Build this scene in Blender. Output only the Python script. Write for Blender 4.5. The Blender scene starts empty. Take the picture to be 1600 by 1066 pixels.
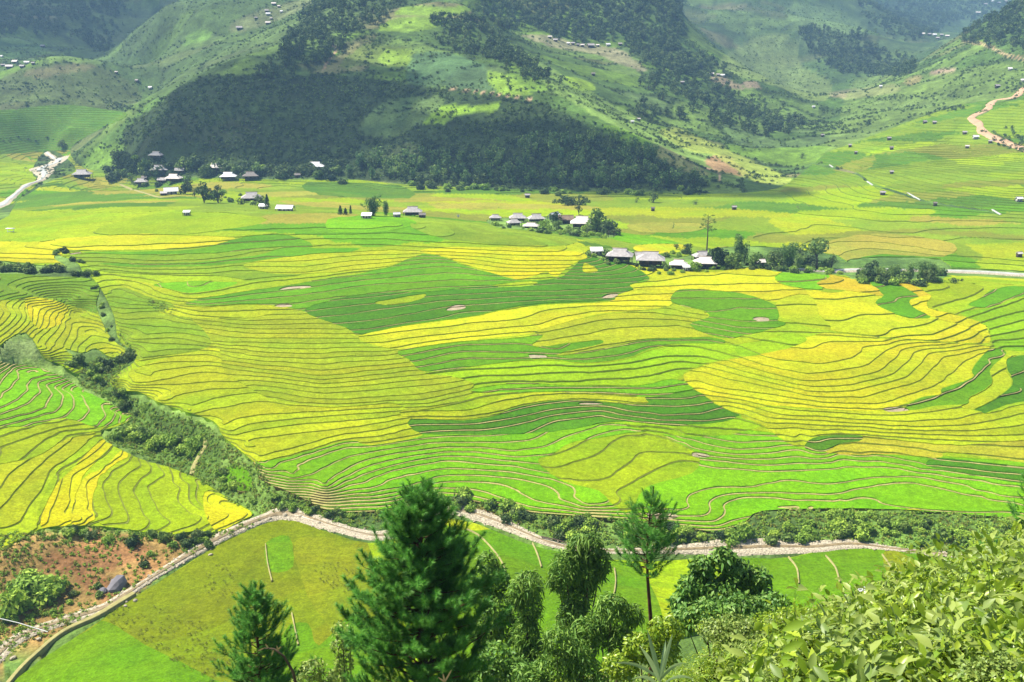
import bpy, bmesh, math, random, time
import numpy as np
from mathutils import Vector, Matrix, Euler
T0 = time.time()
rng = np.random.default_rng(11)
random.seed(5)
scene = bpy.context.scene
COL = scene.collection

# ------------------------------------------------------------------ camera, light, exposure
F, CU, CV, HZ = 1537.0, 800.0, 533.0, 90.0          # focal length in photo pixels, principal point, horizon row
CAMZ = 110.0
PITCH = math.atan((CV - HZ) / F)
cam_d = bpy.data.cameras.new("camera"); cam = bpy.data.objects.new("camera", cam_d); COL.objects.link(cam)
cam.location = (0, 0, CAMZ); cam.rotation_euler = (math.pi/2 - PITCH, 0, 0)
cam_d.sensor_width = 36.0; cam_d.lens = 36.0 * F / 1600.0
cam_d.clip_start = 0.1; cam_d.clip_end = 20000
scene.camera = cam
SUN_EL, SUN_AZ = math.radians(56), math.radians(-72)   # azimuth from +y (away from the camera), negative = to the left
world = bpy.data.worlds.new("World"); scene.world = world; world.use_nodes = True
wn = world.node_tree
sky = wn.nodes.new("ShaderNodeTexSky"); sky.sky_type = 'NISHITA'; sky.sun_disc = False
sky.sun_elevation = SUN_EL; sky.sun_rotation = SUN_AZ
sky.air_density = 1.0; sky.dust_density = 1.0; sky.ozone_density = 1.0
bg = wn.nodes["Background"]; bg.inputs[1].default_value = 0.085
wn.links.new(sky.outputs[0], bg.inputs[0])
sd = bpy.data.lights.new("sun", 'SUN'); sd.energy = 5.0; sd.angle = math.radians(0.53); sd.color = (1.0, 0.95, 0.84)
sun = bpy.data.objects.new("sun", sd); COL.objects.link(sun)
SUNV = Vector((math.sin(SUN_AZ)*math.cos(SUN_EL), math.cos(SUN_AZ)*math.cos(SUN_EL), math.sin(SUN_EL)))
sun.rotation_euler = SUNV.to_track_quat('Z', 'Y').to_euler(); sun.location = (0, 300, 900)
scene.view_settings.view_transform = 'Standard'; scene.view_settings.look = 'None'
scene.view_settings.exposure = 1.0; scene.view_settings.gamma = 1.0
scene.view_settings.use_curve_mapping = False
scene.render.engine = 'CYCLES'
cy = scene.cycles
cy.use_denoising = True
try: cy.denoiser = 'OPENIMAGEDENOISE'
except Exception: pass
cy.max_bounces = 6; cy.diffuse_bounces = 2; cy.transmission_bounces = 4; cy.transparent_max_bounces = 8; cy.volume_bounces = 0
cy.sample_clamp_indirect = 6.0

# ------------------------------------------------------------------ number helpers
def hash2(ix, iy, seed):
    h = (ix.astype(np.int64)*374761393 + iy.astype(np.int64)*668265263 + seed*1442695041) & 0xFFFFFFFF
    h = ((h ^ (h >> 13)) * 1274126177) & 0xFFFFFFFF
    h = h ^ (h >> 16)
    return (h & 0xFFFFFF) / float(0xFFFFFF)
def vnoise(x, y, s, seed=0):
    x = np.asarray(x, float)/s; y = np.asarray(y, float)/s
    ix = np.floor(x); iy = np.floor(y); fx = x-ix; fy = y-iy
    fx = fx*fx*fx*(fx*(fx*6-15)+10); fy = fy*fy*fy*(fy*(fy*6-15)+10)
    a = hash2(ix, iy, seed); b = hash2(ix+1, iy, seed); c = hash2(ix, iy+1, seed); d = hash2(ix+1, iy+1, seed)
    return (a*(1-fx)+b*fx)*(1-fy) + (c*(1-fx)+d*fx)*fy - 0.5
def fnoise(x, y, s, octv=4, seed=0):
    t = 0; amp = 1.0
    for o in range(octv):
        t = t + amp*vnoise(x + 17.3*o, y - 9.1*o, s/(2**o), seed+o); amp *= 0.5
    return t
def smooth01(t):
    t = np.clip(t, 0, 1); return t*t*(3-2*t)
CP, SP = math.cos(PITCH), math.sin(PITCH)
def project(x, y, z):                                   # world -> photo pixel (used to read the traced outlines)
    dz = z - CAMZ
    fw = y*CP - dz*SP; up = y*SP + dz*CP
    fw = np.maximum(fw, 0.05)
    return CU + F*x/fw, CV - F*up/fw
def pix_dir(u, v):
    dv = (CV - v)/F
    return (u-CU)/F, CP + SP*dv, -SP + CP*dv
def pz(u, v, z):                                        # point of height z seen at (u, v)
    dx, dy, dzz = pix_dir(u, v); t = (z-CAMZ)/dzz
    return dx*t, dy*t, z
def pd(u, v, d):                                        # point at forward distance d seen at (u, v)
    dx, dy, dzz = pix_dir(u, v); t = d/dy
    return dx*t, d, CAMZ + dzz*t
def resample(pts, step):
    pts = np.asarray(pts, float); seg = np.hypot(*(pts[1:, :2]-pts[:-1, :2]).T); L = np.concatenate([[0], np.cumsum(seg)])
    n = max(2, int(L[-1]/step)+1); t = np.linspace(0, L[-1], n)
    return np.stack([np.interp(t, L, pts[:, k]) for k in range(pts.shape[1])], 1)
def crom(pts, closed=True, sub=4):
    p = np.asarray(pts, float); n = len(p); out = []
    rngi = range(n) if closed else range(n-1)
    for i in rngi:
        if closed: a, b, c, d = p[i-1], p[i], p[(i+1) % n], p[(i+2) % n]
        else: a, b, c, d = p[max(i-1, 0)], p[i], p[i+1], p[min(i+2, n-1)]
        for k in range(sub):
            t = k/sub
            out.append(0.5*((2*b)+(c-a)*t+(2*a-5*b+4*c-d)*t*t+(3*b-a-3*c+d)*t**3))
    if not closed: out.append(p[-1])
    return np.array(out)
def sdf_poly(px, py, poly):                             # negative inside
    d2 = np.full(px.shape, 1e18); ins = np.zeros(px.shape, bool)
    n = len(poly)
    for i in range(n):
        ax, ay = poly[i][0], poly[i][1]; bx, by = poly[(i+1) % n][0], poly[(i+1) % n][1]
        ex, ey = bx-ax, by-ay; l2 = ex*ex+ey*ey+1e-9
        t = np.clip(((px-ax)*ex+(py-ay)*ey)/l2, 0, 1)
        d2 = np.minimum(d2, (px-ax-t*ex)**2+(py-ay-t*ey)**2)
        if ay != by:
            c = ((ay > py) != (by > py)) & (px < ex*(py-ay)/(ey if ey else 1e-9)+ax)
            ins ^= c
    d = np.sqrt(d2)
    return np.where(ins, -d, d)
def sdf_line(px, py, line):
    d2 = np.full(px.shape, 1e18)
    for i in range(len(line)-1):
        ax, ay = line[i][:2]; bx, by = line[i+1][:2]
        ex, ey = bx-ax, by-ay; l2 = ex*ex+ey*ey+1e-9
        t = np.clip(((px-ax)*ex+(py-ay)*ey)/l2, 0, 1)
        d2 = np.minimum(d2, (px-ax-t*ex)**2+(py-ay-t*ey)**2)
    return np.sqrt(d2)
def lin(c):                                             # sRGB 0-255 -> linear
    c = np.asarray(c, float)/255.0
    return np.where(c <= 0.04045, c/12.92, ((c+0.055)/1.055)**2.4)

# ------------------------------------------------------------------ the lie of the land, read from the photograph
ctrl = []
def C(z, pts, step=22):
    for u, v in resample(pts, step): ctrl.append(pz(u, v, z))
def P3(*pts):
    for u, v, z in pts: ctrl.append(pz(u, v, z))
def PL(pts, step=25):                                   # line with changing height
    for u, v, z in resample(pts, step): ctrl.append(pz(u, v, z))
def PD(*pts):
    for u, v, d in pts: ctrl.append(pd(u, v, d))
def PDL(pts, step=30):
    for u, v, d in resample(pts, step): ctrl.append(pd(u, v, d))
def W(*pts):
    for p in pts: ctrl.append(p)
RIVER = [(-60,1085),(0,1035),(60,992),(150,950),(200,925),(260,890),(330,845),(400,815),(450,802),(510,822),(580,842),(640,825),(690,800),(740,806),(800,825),(860,848),(920,860),(1000,862),(1100,860),(1180,860),(1260,858),(1330,852),(1430,864),(1520,872),(1600,876),(1700,880)]
PL([(u, v, float(np.interp(u, [150, 380, 740, 920], [-0.8, 0.6, 0.6, -0.8]))) for u, v in RIVER], 26)
# fields on the near bank
P3((100,1045,1.2),(300,960,1.0),(420,860,0.9),(450,920,1.6),(300,1010,2.2),(450,1040,4.5),(560,950,3.2),(560,880,1.2),(700,850,1.2),(800,880,1.5),(860,920,2.2),(960,930,2.6),(1000,1000,5.5),(1250,895,1.2),(1400,895,1.2),(1500,905,1.6),(1250,930,2.4),(1400,930,2.4),(1550,930,3),(250,1060,4.0),(100,1090,3),(-60,1140,1))
# the foot of the terraces above the river
PL([(470,790,2.2),(520,797,2.2),(610,797,2.0),(660,777,2.2),(740,783,2.4),(830,801,2.8),(960,811,2.6),(1060,822,2.2),(1120,832,1.8),(1150,812,2.4),(1190,798,2.6),(1300,796,2.6),(1400,797,2.6),(1500,803,2.6),(1600,812,2.4),(1700,820,2.4)])
C(2.5,[(1130,815),(1150,790),(1170,784),(1260,790),(1290,792)])
C(3.1,[(1200,776),(1270,782),(1320,778),(1380,762),(1420,758),(1500,772),(1600,790)])
C(3.6,[(1060,800),(1080,775),(1110,767),(1200,767),(1310,772),(1345,758),(1400,750),(1460,762),(1600,780)])
C(4.0,[(600,770),(655,760),(680,749),(740,747),(800,752),(845,763),(872,775),(882,793),(920,797),(960,795),(972,785),(972,773),(1015,745),(1072,726),(1130,745),(1200,745),(1300,752),(1340,737),(1390,733),(1470,745),(1600,765)])
C(4.6,[(575,766),(610,747),(662,736),(700,733),(800,740),(857,750),(900,766),(935,765),(960,755),(980,737),(1007,727),(1062,714),(1082,716),(1200,730),(1245,727),(1290,724),(1315,717),(1340,722),(1380,722),(1450,735),(1600,752)])
C(5.2,[(545,757),(607,736),(650,724),(697,717),(800,726),(840,735),(880,743),(905,727),(950,705),(1002,694),(1050,701),(1087,709),(1150,716),(1200,716),(1245,709),(1275,717),(1315,714),(1370,709),(1412,712),(1457,722),(1600,738)])
C(5.9,[(505,764),(537,750),(575,730),(625,717),(695,707),(750,707),(800,716),(862,708),(892,695),(925,684),(980,675),(1012,674),(1045,681),(1087,692),(1150,702),(1200,700),(1245,692),(1285,704),(1310,695),(1400,698),(1470,709),(1530,712),(1600,722)])
C(6.6,[(455,752),(512,741),(555,720),(587,711),(670,696),(800,695),(837,690),(870,677),(900,670),(965,664),(1050,678),(1110,680),(1200,683),(1260,690),(1287,683),(1337,682),(1425,690),(1507,695),(1600,700)])
C(7.3,[(415,740),(537,700),(580,699),(660,684),(700,681),(762,679),(800,674),(860,655),(937,650),(1000,660),(1100,666),(1150,662),(1200,672),(1240,668),(1270,676),(1312,674),(1387,680),(1475,684),(1600,686)])
C(8.1,[(400,724),(475,708),(537,688),(600,683),(650,668),(750,666),(800,657),(860,645),(937,642),(975,648),(1037,657),(1100,653),(1136,640),(1160,645),(1200,660),(1262,663),(1325,666),(1425,675),(1475,674),(1600,667)])
C(9.0,[(380,702),(400,694),(480,680),(560,670),(640,655),(725,656),(775,648),(820,634),(900,629),(945,629),(987,638),(1050,641),(1095,634),(1116,630),(1160,634),(1220,650),(1325,657),(1425,662),(1492,658),(1600,641)])
C(9.8,[(357,681),(400,672),(480,660),(600,650),(650,644),(725,642),(775,628),(830,620),(880,618),(1000,625),(1060,625),(1100,616),(1200,634),(1300,643),(1375,648),(1450,642),(1520,632),(1600,610)])
C(10.6,[(345,666),(400,654),(500,645),(605,637),(670,636),(725,624),(775,612),(860,608),(950,610),(1030,612),(1082,603),(1120,612),(1200,622),(1287,634),(1380,637),(1440,621),(1472,610),(1519,590),(1530,562),(1560,545)])
C(11.4,[(290,647),(350,630),(400,621),(455,630),(525,634),(605,627),(670,624),(725,612),(790,600),(900,602),(1012,602),(1055,592),(1070,582),(1110,590),(1200,608),(1275,622),(1350,624),(1407,608),(1442,598),(1502,557)])
C(12.2,[(245,628),(325,612),(400,604),(500,618),(600,612),(700,604),(760,590),(800,590),(875,586),(950,586),(1025,577),(1060,568),(1110,575),(1200,598),(1270,613),(1325,611),(1410,592),(1467,550)])
C(13.0,[(190,605),(250,598),(342,590),(400,590),(500,603),(600,598),(680,590),(750,580),(842,574),(925,577),(987,572),(1040,560),(1100,560),(1200,589),(1262,602),(1325,599),(1380,586),(1435,546)])
C(13.8,[(178,587),(250,579),(327,571),(400,579),(500,592),(600,584),(680,575),(730,563),(800,562),(860,560),(912,565),(975,559),(1017,542),(1080,540),(1140,556),(1200,577),(1262,589),(1350,577),(1405,541)])
C(14.6,[(212,566),(275,561),(327,562),(400,568),(500,576),(600,572),(650,566),(725,549),(800,549),(870,554),(925,550),(960,540),(1012,531),(1112,529),(1160,540),(1200,560),(1275,570),(1312,563),(1360,540)])
C(15.4,[(220,550),(327,546),(400,556),(500,562),(600,558),(640,552),(725,536),(800,533),(850,533),(900,521),(950,509),(1060,505),(1110,516),(1180,528),(1240,538),(1300,530)])
C(16.4,[(200,532),(275,528),(330,540),(400,541),(500,545),(600,543),(675,531),(750,522),(837,515),(887,500),(940,493),(1025,492),(1080,498),(1150,511),(1220,512),(1290,516),(1375,524)])
C(17.4,[(185,508),(272,512),(350,522),(400,528),(500,527),(575,526),(650,518),(725,508),(800,499),(850,486),(920,480),(995,480),(1050,478),(1100,490)])
C(18.3,[(180,495),(245,490),(300,502),(375,512),(450,514),(530,513),(600,505),(662,494),(712,484),(800,478),(875,472),(950,470)])
C(19.2,[(250,480),(300,493),(350,497),(400,500),(475,495),(550,490),(625,480),(700,470),(800,464),(900,462)])
C(20.4,[(185,452),(225,467),(275,477),(312,482),(400,477),(475,474),(550,463),(625,457),(700,450),(800,446),(870,440)])
C(21.8,[(172,434),(212,445),(250,460),(287,468),(337,465),(400,455),(500,444),(625,424),(700,418),(760,428),(830,428)])
C(23.2,[(150,422),(225,428),(325,431),(400,427),(475,425),(575,411),(650,405),(720,405),(800,415),(880,415)])
C(24.6,[(125,407),(225,412),(325,410),(400,402),(500,396),(600,390),(700,393),(800,397),(900,400)])
C(25.8,[(112,395),(175,393),(300,392),(400,384),(500,376),(600,374),(700,378),(850,385)])
P3((60,385,26),(0,395,25.5),(0,365,24),(100,360,26),(200,358,27),(300,350,27.5),(400,350,27.5),(500,350,27.5),(600,350,27.3),(700,362,26.5),(800,368,25.8),(900,382,24.5),(960,400,22.5),(1000,418,21),(1100,427,20),(1180,419,20.3),(1240,424,20),(1300,431,19.2),(1400,441,18.2),(1470,441,17.6),(1540,446,16.5),(1600,448,15.6),(1700,452,14))
P3((280,334,27),(400,332,26.5),(500,335,26.5),(600,343,26.5),(680,347,26),(200,332,25),(100,336,21),(0,340,18),(760,364,25),(850,371,24.6),(930,386,23),(-100,350,16),(-120,400,24))
P3((1050,445,19.6),(1150,445,19.4),(1250,455,18.6),(1150,480,17.6),(1300,480,17.6),(1400,462,17.9),(1250,500,16.9),(1375,510,16.5),(1462,530,14.6),(1450,490,16.8),(1500,500,15.6),(1550,540,12.0),(1590,540,11.2),(1550,490,15),(1600,485,14.4),(1590,600,9.6),(1600,650,8.6),(1700,500,12),(1700,600,8.5),(1700,700,5.5),(1570,570,10.2),(1545,600,9.9),(1500,622,9.9))
# the gully between the terraces and the left spur
PL([(130,434,22.6),(150,470,19.6),(165,510,16.2),(185,545,13.4),(195,565,12.0),(168,592,9.8),(190,635,7.4),(232,672,5.6),(280,702,3.6),(303,735,1.8),(335,765,0.9),(395,793,0.1)],18)
# the left spur
C(21.0,[(33,476),(36,500),(20,515),(0,527)],16); C(19.8,[(48,478),(48,508),(30,525),(0,543)],16)
C(18.6,[(64,470),(70,492),(62,512),(40,530)],16); C(17.5,[(87,472),(90,500),(75,522),(50,545)],16)
C(16.5,[(102,478),(107,505),(90,530),(65,552)],16); C(15.5,[(122,488),(125,515),(108,541),(85,560)],16)
C(14.4,[(145,518),(143,532),(118,552),(100,572)],16)
C(14.0,[(0,590),(25,572),(40,560)],16); C(13.4,[(0,614),(25,592),(46,572)],16); C(12.6,[(0,637),(27,627),(50,602),(60,574)],16)
C(11.8,[(0,650),(45,633),(68,612),(75,577)],16); C(11.0,[(0,662),(75,642),(89,618),(90,580)],16); C(10.0,[(0,678),(67,655),(100,650),(115,630),(108,600)],16)
C(9.0,[(0,699),(82,672),(120,664),(145,645),(140,625)],16); C(8.2,[(0,740),(50,707),(95,675),(157,671),(176,647)],16)
C(7.2,[(0,820),(27,770),(52,745),(82,717),(112,697),(140,676),(185,668)],16)
C(6.4,[(0,857),(57,822),(62,800),(85,760),(95,735),(130,715),(160,687)],16)
C(5.6,[(97,822),(107,780),(115,745),(150,720),(178,694)],16); C(5.1,[(127,820),(130,780),(134,750),(160,735),(187,708)],16)
C(4.6,[(152,812),(149,772),(153,748),(170,732),(195,714)],16); C(4.1,[(182,808),(176,780),(166,760),(180,740),(205,722)],16)
C(3.6,[(213,825),(202,798),(192,768),(200,748),(224,730)],16); C(3.1,[(237,822),(224,782),(218,757),(240,735)],16)
C(2.6,[(268,820),(247,790),(236,762),(262,742)],16); C(2.1,[(310,820),(285,785),(290,760)],16)
P3((350,800,1.5),(380,800,1.0),(0,862,5.0),(60,836,4.4),(130,830,3.6),(215,833,2.8),(300,835,1.6),(60,900,1.6),(120,900,1.2),(0,950,1.2),(180,880,1.2),(0,990,0.3),(-80,900,3),(-100,780,10),(-100,640,16),(-100,540,24))
P3((0,446,24),(12,449,23.6),(57,430,23.6),(50,456,22.8),(82,436,23.0),(125,441,22.2),(92,461,21.4),(120,463,20.6),(145,452,20.8),(0,470,22.8),(100,425,23.8),(50,420,24),(0,415,24),(-100,450,27))
# valley floor behind the terraces, the far river
FAR_RIVER = [(-30,330,4),(0,318,4.2),(30,300,4.6),(70,280,5.0),(62,262,6),(100,258,6.5),(85,246,7),(70,238,8)]
PL(FAR_RIVER, 20)
PL([(1240,424,9),(1290,426,8.6),(1350,424,8.6),(1450,424,8.6),(1540,427,8.6),(1600,431,8.6),(1700,436,8.6)])
P3((1300,405,9.6),(1500,400,10),(1600,405,10),(1500,380,10.4),(1600,350,12),(1200,380,11),(1200,350,11.6),(1100,390,15),(1000,370,14),(1000,340,12.4),(1100,310,11.5),(700,310,12.5),(900,320,12.4),(500,300,12.5),(300,290,10.5),(200,300,9.5),(130,300,8.2),(100,275,6.8),(20,285,6),(0,270,8),(600,318,13),(400,312,14),(760,345,14.5),(850,352,15),(920,360,14.6),(650,333,18),(430,322,18),(1050,340,12),(1400,340,12.5),(1300,320,12.5),(1500,320,15),(1600,300,21),(1400,300,17),(1300,290,14.5),(1200,310,11.8),(1180,400,15.5),(1060,408,18.6),(980,402,20))
P3((150,320,20),(60,322,9))
# foot of the wooded hill and the hill itself
PL([(95,240,9),(140,262,9),(200,272,9.5),(350,278,11),(480,280,12),(560,280,12.5),(640,287,12.5),(800,294,12),(950,297,12),(1100,301,11.8),(1180,299,12.2),(1230,290,13)],40)
PDL([(130,238,985),(200,182,985),(260,145,985),(310,122,990),(350,113,995),(450,115,995),(530,112,995),(600,122,980),(680,132,955),(760,145,930),(830,155,905),(900,182,870),(960,210,840),(1020,240,812),(1090,272,785)],30)
PD((250,215,893),(350,190,915),(450,195,910),(550,195,905),(650,200,893),(750,215,868),(850,225,845),(950,245,815))
PD((610,88,1040),(700,90,1035),(780,110,990),(540,80,1060),(580,50,1110),(650,45,1120),(720,40,1130),(690,4,1200),(640,0,1210),(740,20,1190),(780,60,1130),(830,100,1050),(880,135,985),(940,172,930),(1000,212,885),(1060,243,850),(1120,270,820),(690,14,1360),(740,32,1330),(625,12,1350))
PD((1000,180,1000),(1080,215,940),(1150,250,880),(1200,272,850),(1240,262,900))
# behind the crest (hidden dips)
PD((250,138,1200),(350,106,1110))
# left rounded hill and the valley behind it
PD((0,222,1085),(100,222,1085),(0,205,1115),(100,205,1115),(165,200,1110),(0,160,1190),(60,160,1180),(150,160,1180),(205,165,1190),(0,125,1260),(50,105,1275),(110,97,1285),(160,105,1285),(210,130,1270),(230,150,1250))
PD((90,92,1420),(220,128,1420),(200,105,1450),(250,105,1430),(0,98,1420),(40,92,1420),(150,88,1500),(170,84,1500),(300,88,1270),(350,75,1260),(400,90,1150),(380,60,1300),(450,60,1180),(420,20,1400),(480,30,1200),(520,60,1080),(300,40,1400),(250,45,1450),(210,55,1500),(290,2,1600),(350,5,1550),(430,0,1480),(530,10,1250),(560,-20,1350),(600,-20,1280))
PD((0,60,1600),(60,62,1650),(120,65,1700),(160,78,1650),(0,20,1800),(80,25,1850),(150,40,1850),(190,55,1850),(240,20,1950),(200,0,2000),(100,-10,2000),(0,-20,2000),(300,-30,2000),(450,-40,1900),(200,-60,2300),(0,-90,2300))
# mountains on the right
PD((800,60,1250),(850,85,1200),(900,70,1300),(960,72,1310),(950,110,1180),(1020,110,1220),(1000,150,1080),(1080,170,1080),(1150,190,1090),(1100,105,1280),(1060,60,1360),(1010,5,1450),(950,20,1420),(880,20,1400),(800,10,1380),(740,-10,1350),(900,-40,1550),(1000,-40,1600),(1130,108,1270),(1190,150,1230),(1250,188,1180),(1230,210,1080),(1180,220,1020),(780,-60,1600))
PD((1290,192,1180),(1300,200,1100),(1150,90,1600),(1180,60,1750),(1220,130,1500),(1280,165,1400),(1310,165,1450),(1250,100,1650),(1300,100,1650),(1360,110,1600),(1420,108,1620),(1390,80,1750),(1330,55,1850),(1250,45,1850),(1200,10,2000),(1120,20,1950),(1060,20,1800),(1050,-30,2100),(1300,0,2150),(1200,-50,2300))
PD((1440,100,1900),(1480,70,2300),(1450,40,2600),(1400,20,2700),(1550,50,2700),(1600,40,2800),(1500,5,3000),(1380,-10,2900),(1450,-40,3300),(1600,-30,3300))
PD((1250,230,960),(1330,235,900),(1420,235,860),(1500,240,850),(1600,240,830),(1340,190,1080),(1440,190,1000),(1530,185,950),(1600,180,930),(1340,150,1250),(1400,140,1200),(1450,125,1200),(1520,130,1120),(1600,120,1080),(1430,110,1350),(1500,80,1350),(1500,65,1400),(1550,40,1380),(1600,10,1380),(1600,70,1200),(1700,-20,1350),(1700,60,1150),(1700,120,1000),(1700,200,880),(1530,60,1700),(1600,20,1800))
# beyond the frame
PD((-150,320,720),(-150,250,950),(-150,180,1000),(-150,120,1100),(-150,60,1500),(-150,0,1900),(1750,320,650),(1750,260,760),(1800,380,540),(-400,300,720),(-400,100,1100),(2000,300,640),(2000,100,950))
for a in (-0.9, -0.45, 0, 0.45, 0.9):
    W((a*4200, 4200, 360), (a*5200, 5200, 300))
W((-2500,2500,320),(2600,2600,330),(-1400,1300,230),(1500,1300,260),(-800,700,60),(800,650,70),(-520,450,50),(520,380,25))
# the hillside the camera stands on
for x0 in (-1.3, -0.75, -0.35, 0.0, 0.25):
    for y0, z0 in ((1.5,106.6),(5,103.4),(10,100.2),(20,92.6),(35,81.6),(60,64),(100,36),(130,13.5),(150,4.2)):
        W((x0*y0, y0, z0 - (0.6 if abs(x0) > 0.6 else 0)))
for y0, z0, x0 in ((1.5,107.8,1.0),(4,106.0,1.6),(8,104.3,2.6),(8,104.4,4.2),(12,101.4,4.0),(12,102.6,6.5),(18,97.6,6.0),(18,99.4,10.0),(26,92.8,8.5),(26,94.8,14.0),(26,93.0,20),(40,84.0,15),(40,84.0,24),(60,70.5,20),(60,70.0,34),(100,44,40),(100,44,70),(140,12,60),(140,12,90),(12,103,12),(18,98.5,18),(40,84,40),(5,104.8,5),(165,4.5,95),(165,4.0,45)):
    W((x0, y0, z0))
ctrl = np.array(ctrl)
key = np.round(np.stack([ctrl[:, 0]/ctrl[:, 1]/0.009, np.log(ctrl[:, 1])/0.009], 1)).astype(int)      # thin out points that all but coincide
_, ui = np.unique(key, axis=0, return_index=True); ctrl = ctrl[np.sort(ui)]
SC = 1000.0
def rbf_fit(p, reg):
    x = p[:, :2]/SC; r = np.sqrt(((x[:, None]-x[None])**2).sum(-1)); n = len(p)
    K = -r**1.5 + np.diag(reg*np.ones(n))
    Pm = np.concatenate([np.ones((n, 1)), x], 1)
    A = np.zeros((n+3, n+3)); A[:n, :n] = K; A[:n, n:] = Pm; A[n:, :n] = Pm.T
    b = np.concatenate([p[:, 2], np.zeros(3)])
    w = np.linalg.solve(A, b); return x, w
def rbf_eval(fit, X, Y):
    x, w = fit; n = len(x); sh = X.shape; X = X.ravel()/SC; Y = Y.ravel()/SC; out = np.empty(len(X))
    for s in range(0, len(X), 4000):
        a = X[s:s+4000, None]-x[None, :, 0]; b = Y[s:s+4000, None]-x[None, :, 1]
        r = a*a; r += b*b; np.sqrt(r, out=r); q = np.sqrt(r); r *= q
        out[s:s+4000] = -(r@w[:n]) + w[n] + w[n+1]*X[s:s+4000] + w[n+2]*Y[s:s+4000]
    return out.reshape(sh)
FIT = rbf_fit(ctrl, 2e-6)
def upsample(Z, f0, f1, n0, n1):                         # smooth (Catmull-Rom) read-out of a coarse table
    def ax(Z, pos):
        i = np.clip(np.floor(pos).astype(int), 0, Z.shape[0]-2); t = (pos-i)[:, None]
        g = lambda k: Z[np.clip(i+k, 0, Z.shape[0]-1)]
        a, b, c, d = g(-1), g(0), g(1), g(2)
        return 0.5*((2*b)+(c-a)*t+(2*a-5*b+4*c-d)*t*t+(3*b-a-3*c+d)*t**3)
    Z = ax(Z, np.linspace(0, Z.shape[0]-1, n0)); return ax(Z.T, np.linspace(0, Z.shape[1]-1, n1)).T
# table of the smooth surface on (x/y, log y)
TA = np.linspace(-1.0, 1.0, 331); TL = np.linspace(math.log(1.4), math.log(5400), 520)
TAg, TLg = np.meshgrid(TA, TL); TY = np.exp(TLg); TX = TAg*TY
TZ = rbf_eval(FIT, TX, TY)
def tab(Z, x, y):
    x = np.asarray(x, float); y = np.maximum(np.asarray(y, float), 1.41); sh = x.shape
    fa = np.clip((x/y+1)/2*(len(TA)-1), 0, len(TA)-1.001).ravel(); fl = np.clip((np.log(y)-TL[0])/(TL[-1]-TL[0])*(len(TL)-1), 0, len(TL)-1.001).ravel()
    ia = fa.astype(int); il = fl.astype(int); ta = fa-ia; tl = fl-il
    def cub(a, b, c, d, t): return 0.5*((2*b)+(c-a)*t+(2*a-5*b+4*c-d)*t*t+(3*b-a-3*c+d)*t**3)
    rows = []
    for k in (-1, 0, 1, 2):
        r = np.clip(il+k, 0, len(TL)-1)
        rows.append(cub(*[Z[r, np.clip(ia+m, 0, len(TA)-1)] for m in (-1, 0, 1, 2)], ta))
    return cub(*rows, tl).reshape(sh)
def relief(x, y):                                        # small relief on top of the smooth surface
    hill = smooth01((y-720)/250); far = smooth01((y-1000)/900); near = smooth01((160-y)/60)
    n = fnoise(x, y, 38, 2, 3)*0.5*(1-hill)*(1-near) + fnoise(x, y, 12, 2, 9)*0.12*(1-hill)*(1-near)
    n = n + hill*(fnoise(x, y, 120, 5, 21)*9 + (0.5-np.abs(vnoise(x+0.4*y, y*0.6, 90, 31))*2)*5) + far*((0.5-np.abs(fnoise(x, y, 330, 4, 41))*1.6)*34)
    n = n + near*fnoise(x, y, 6, 3, 51)*0.35
    return n
def height(x, y): return tab(TZ, x, y) + relief(np.asarray(x, float), np.asarray(y, float))
def hit(u, v, d0=2.0, d1=4500.0):                        # the ground point seen at a photo pixel
    dx, dy, dzz = pix_dir(u, v); ys = np.exp(np.linspace(math.log(d0), math.log(d1), 1500))
    t = ys/dy; zz = CAMZ+dzz*t; g = height(dx*t, ys)
    k = np.argmax(zz < g)
    if zz[k] >= g[k]: k = len(ys)-1
    if k > 0:
        a = (zz[k-1]-g[k-1]); b = (g[k]-zz[k]); f = a/(a+b+1e-9); yy = ys[k-1]+(ys[k]-ys[k-1])*f
    else: yy = ys[k]
    xx = dx*yy/dy
    return float(xx), float(yy), float(height(np.array([xx]), np.array([yy]))[0])
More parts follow.
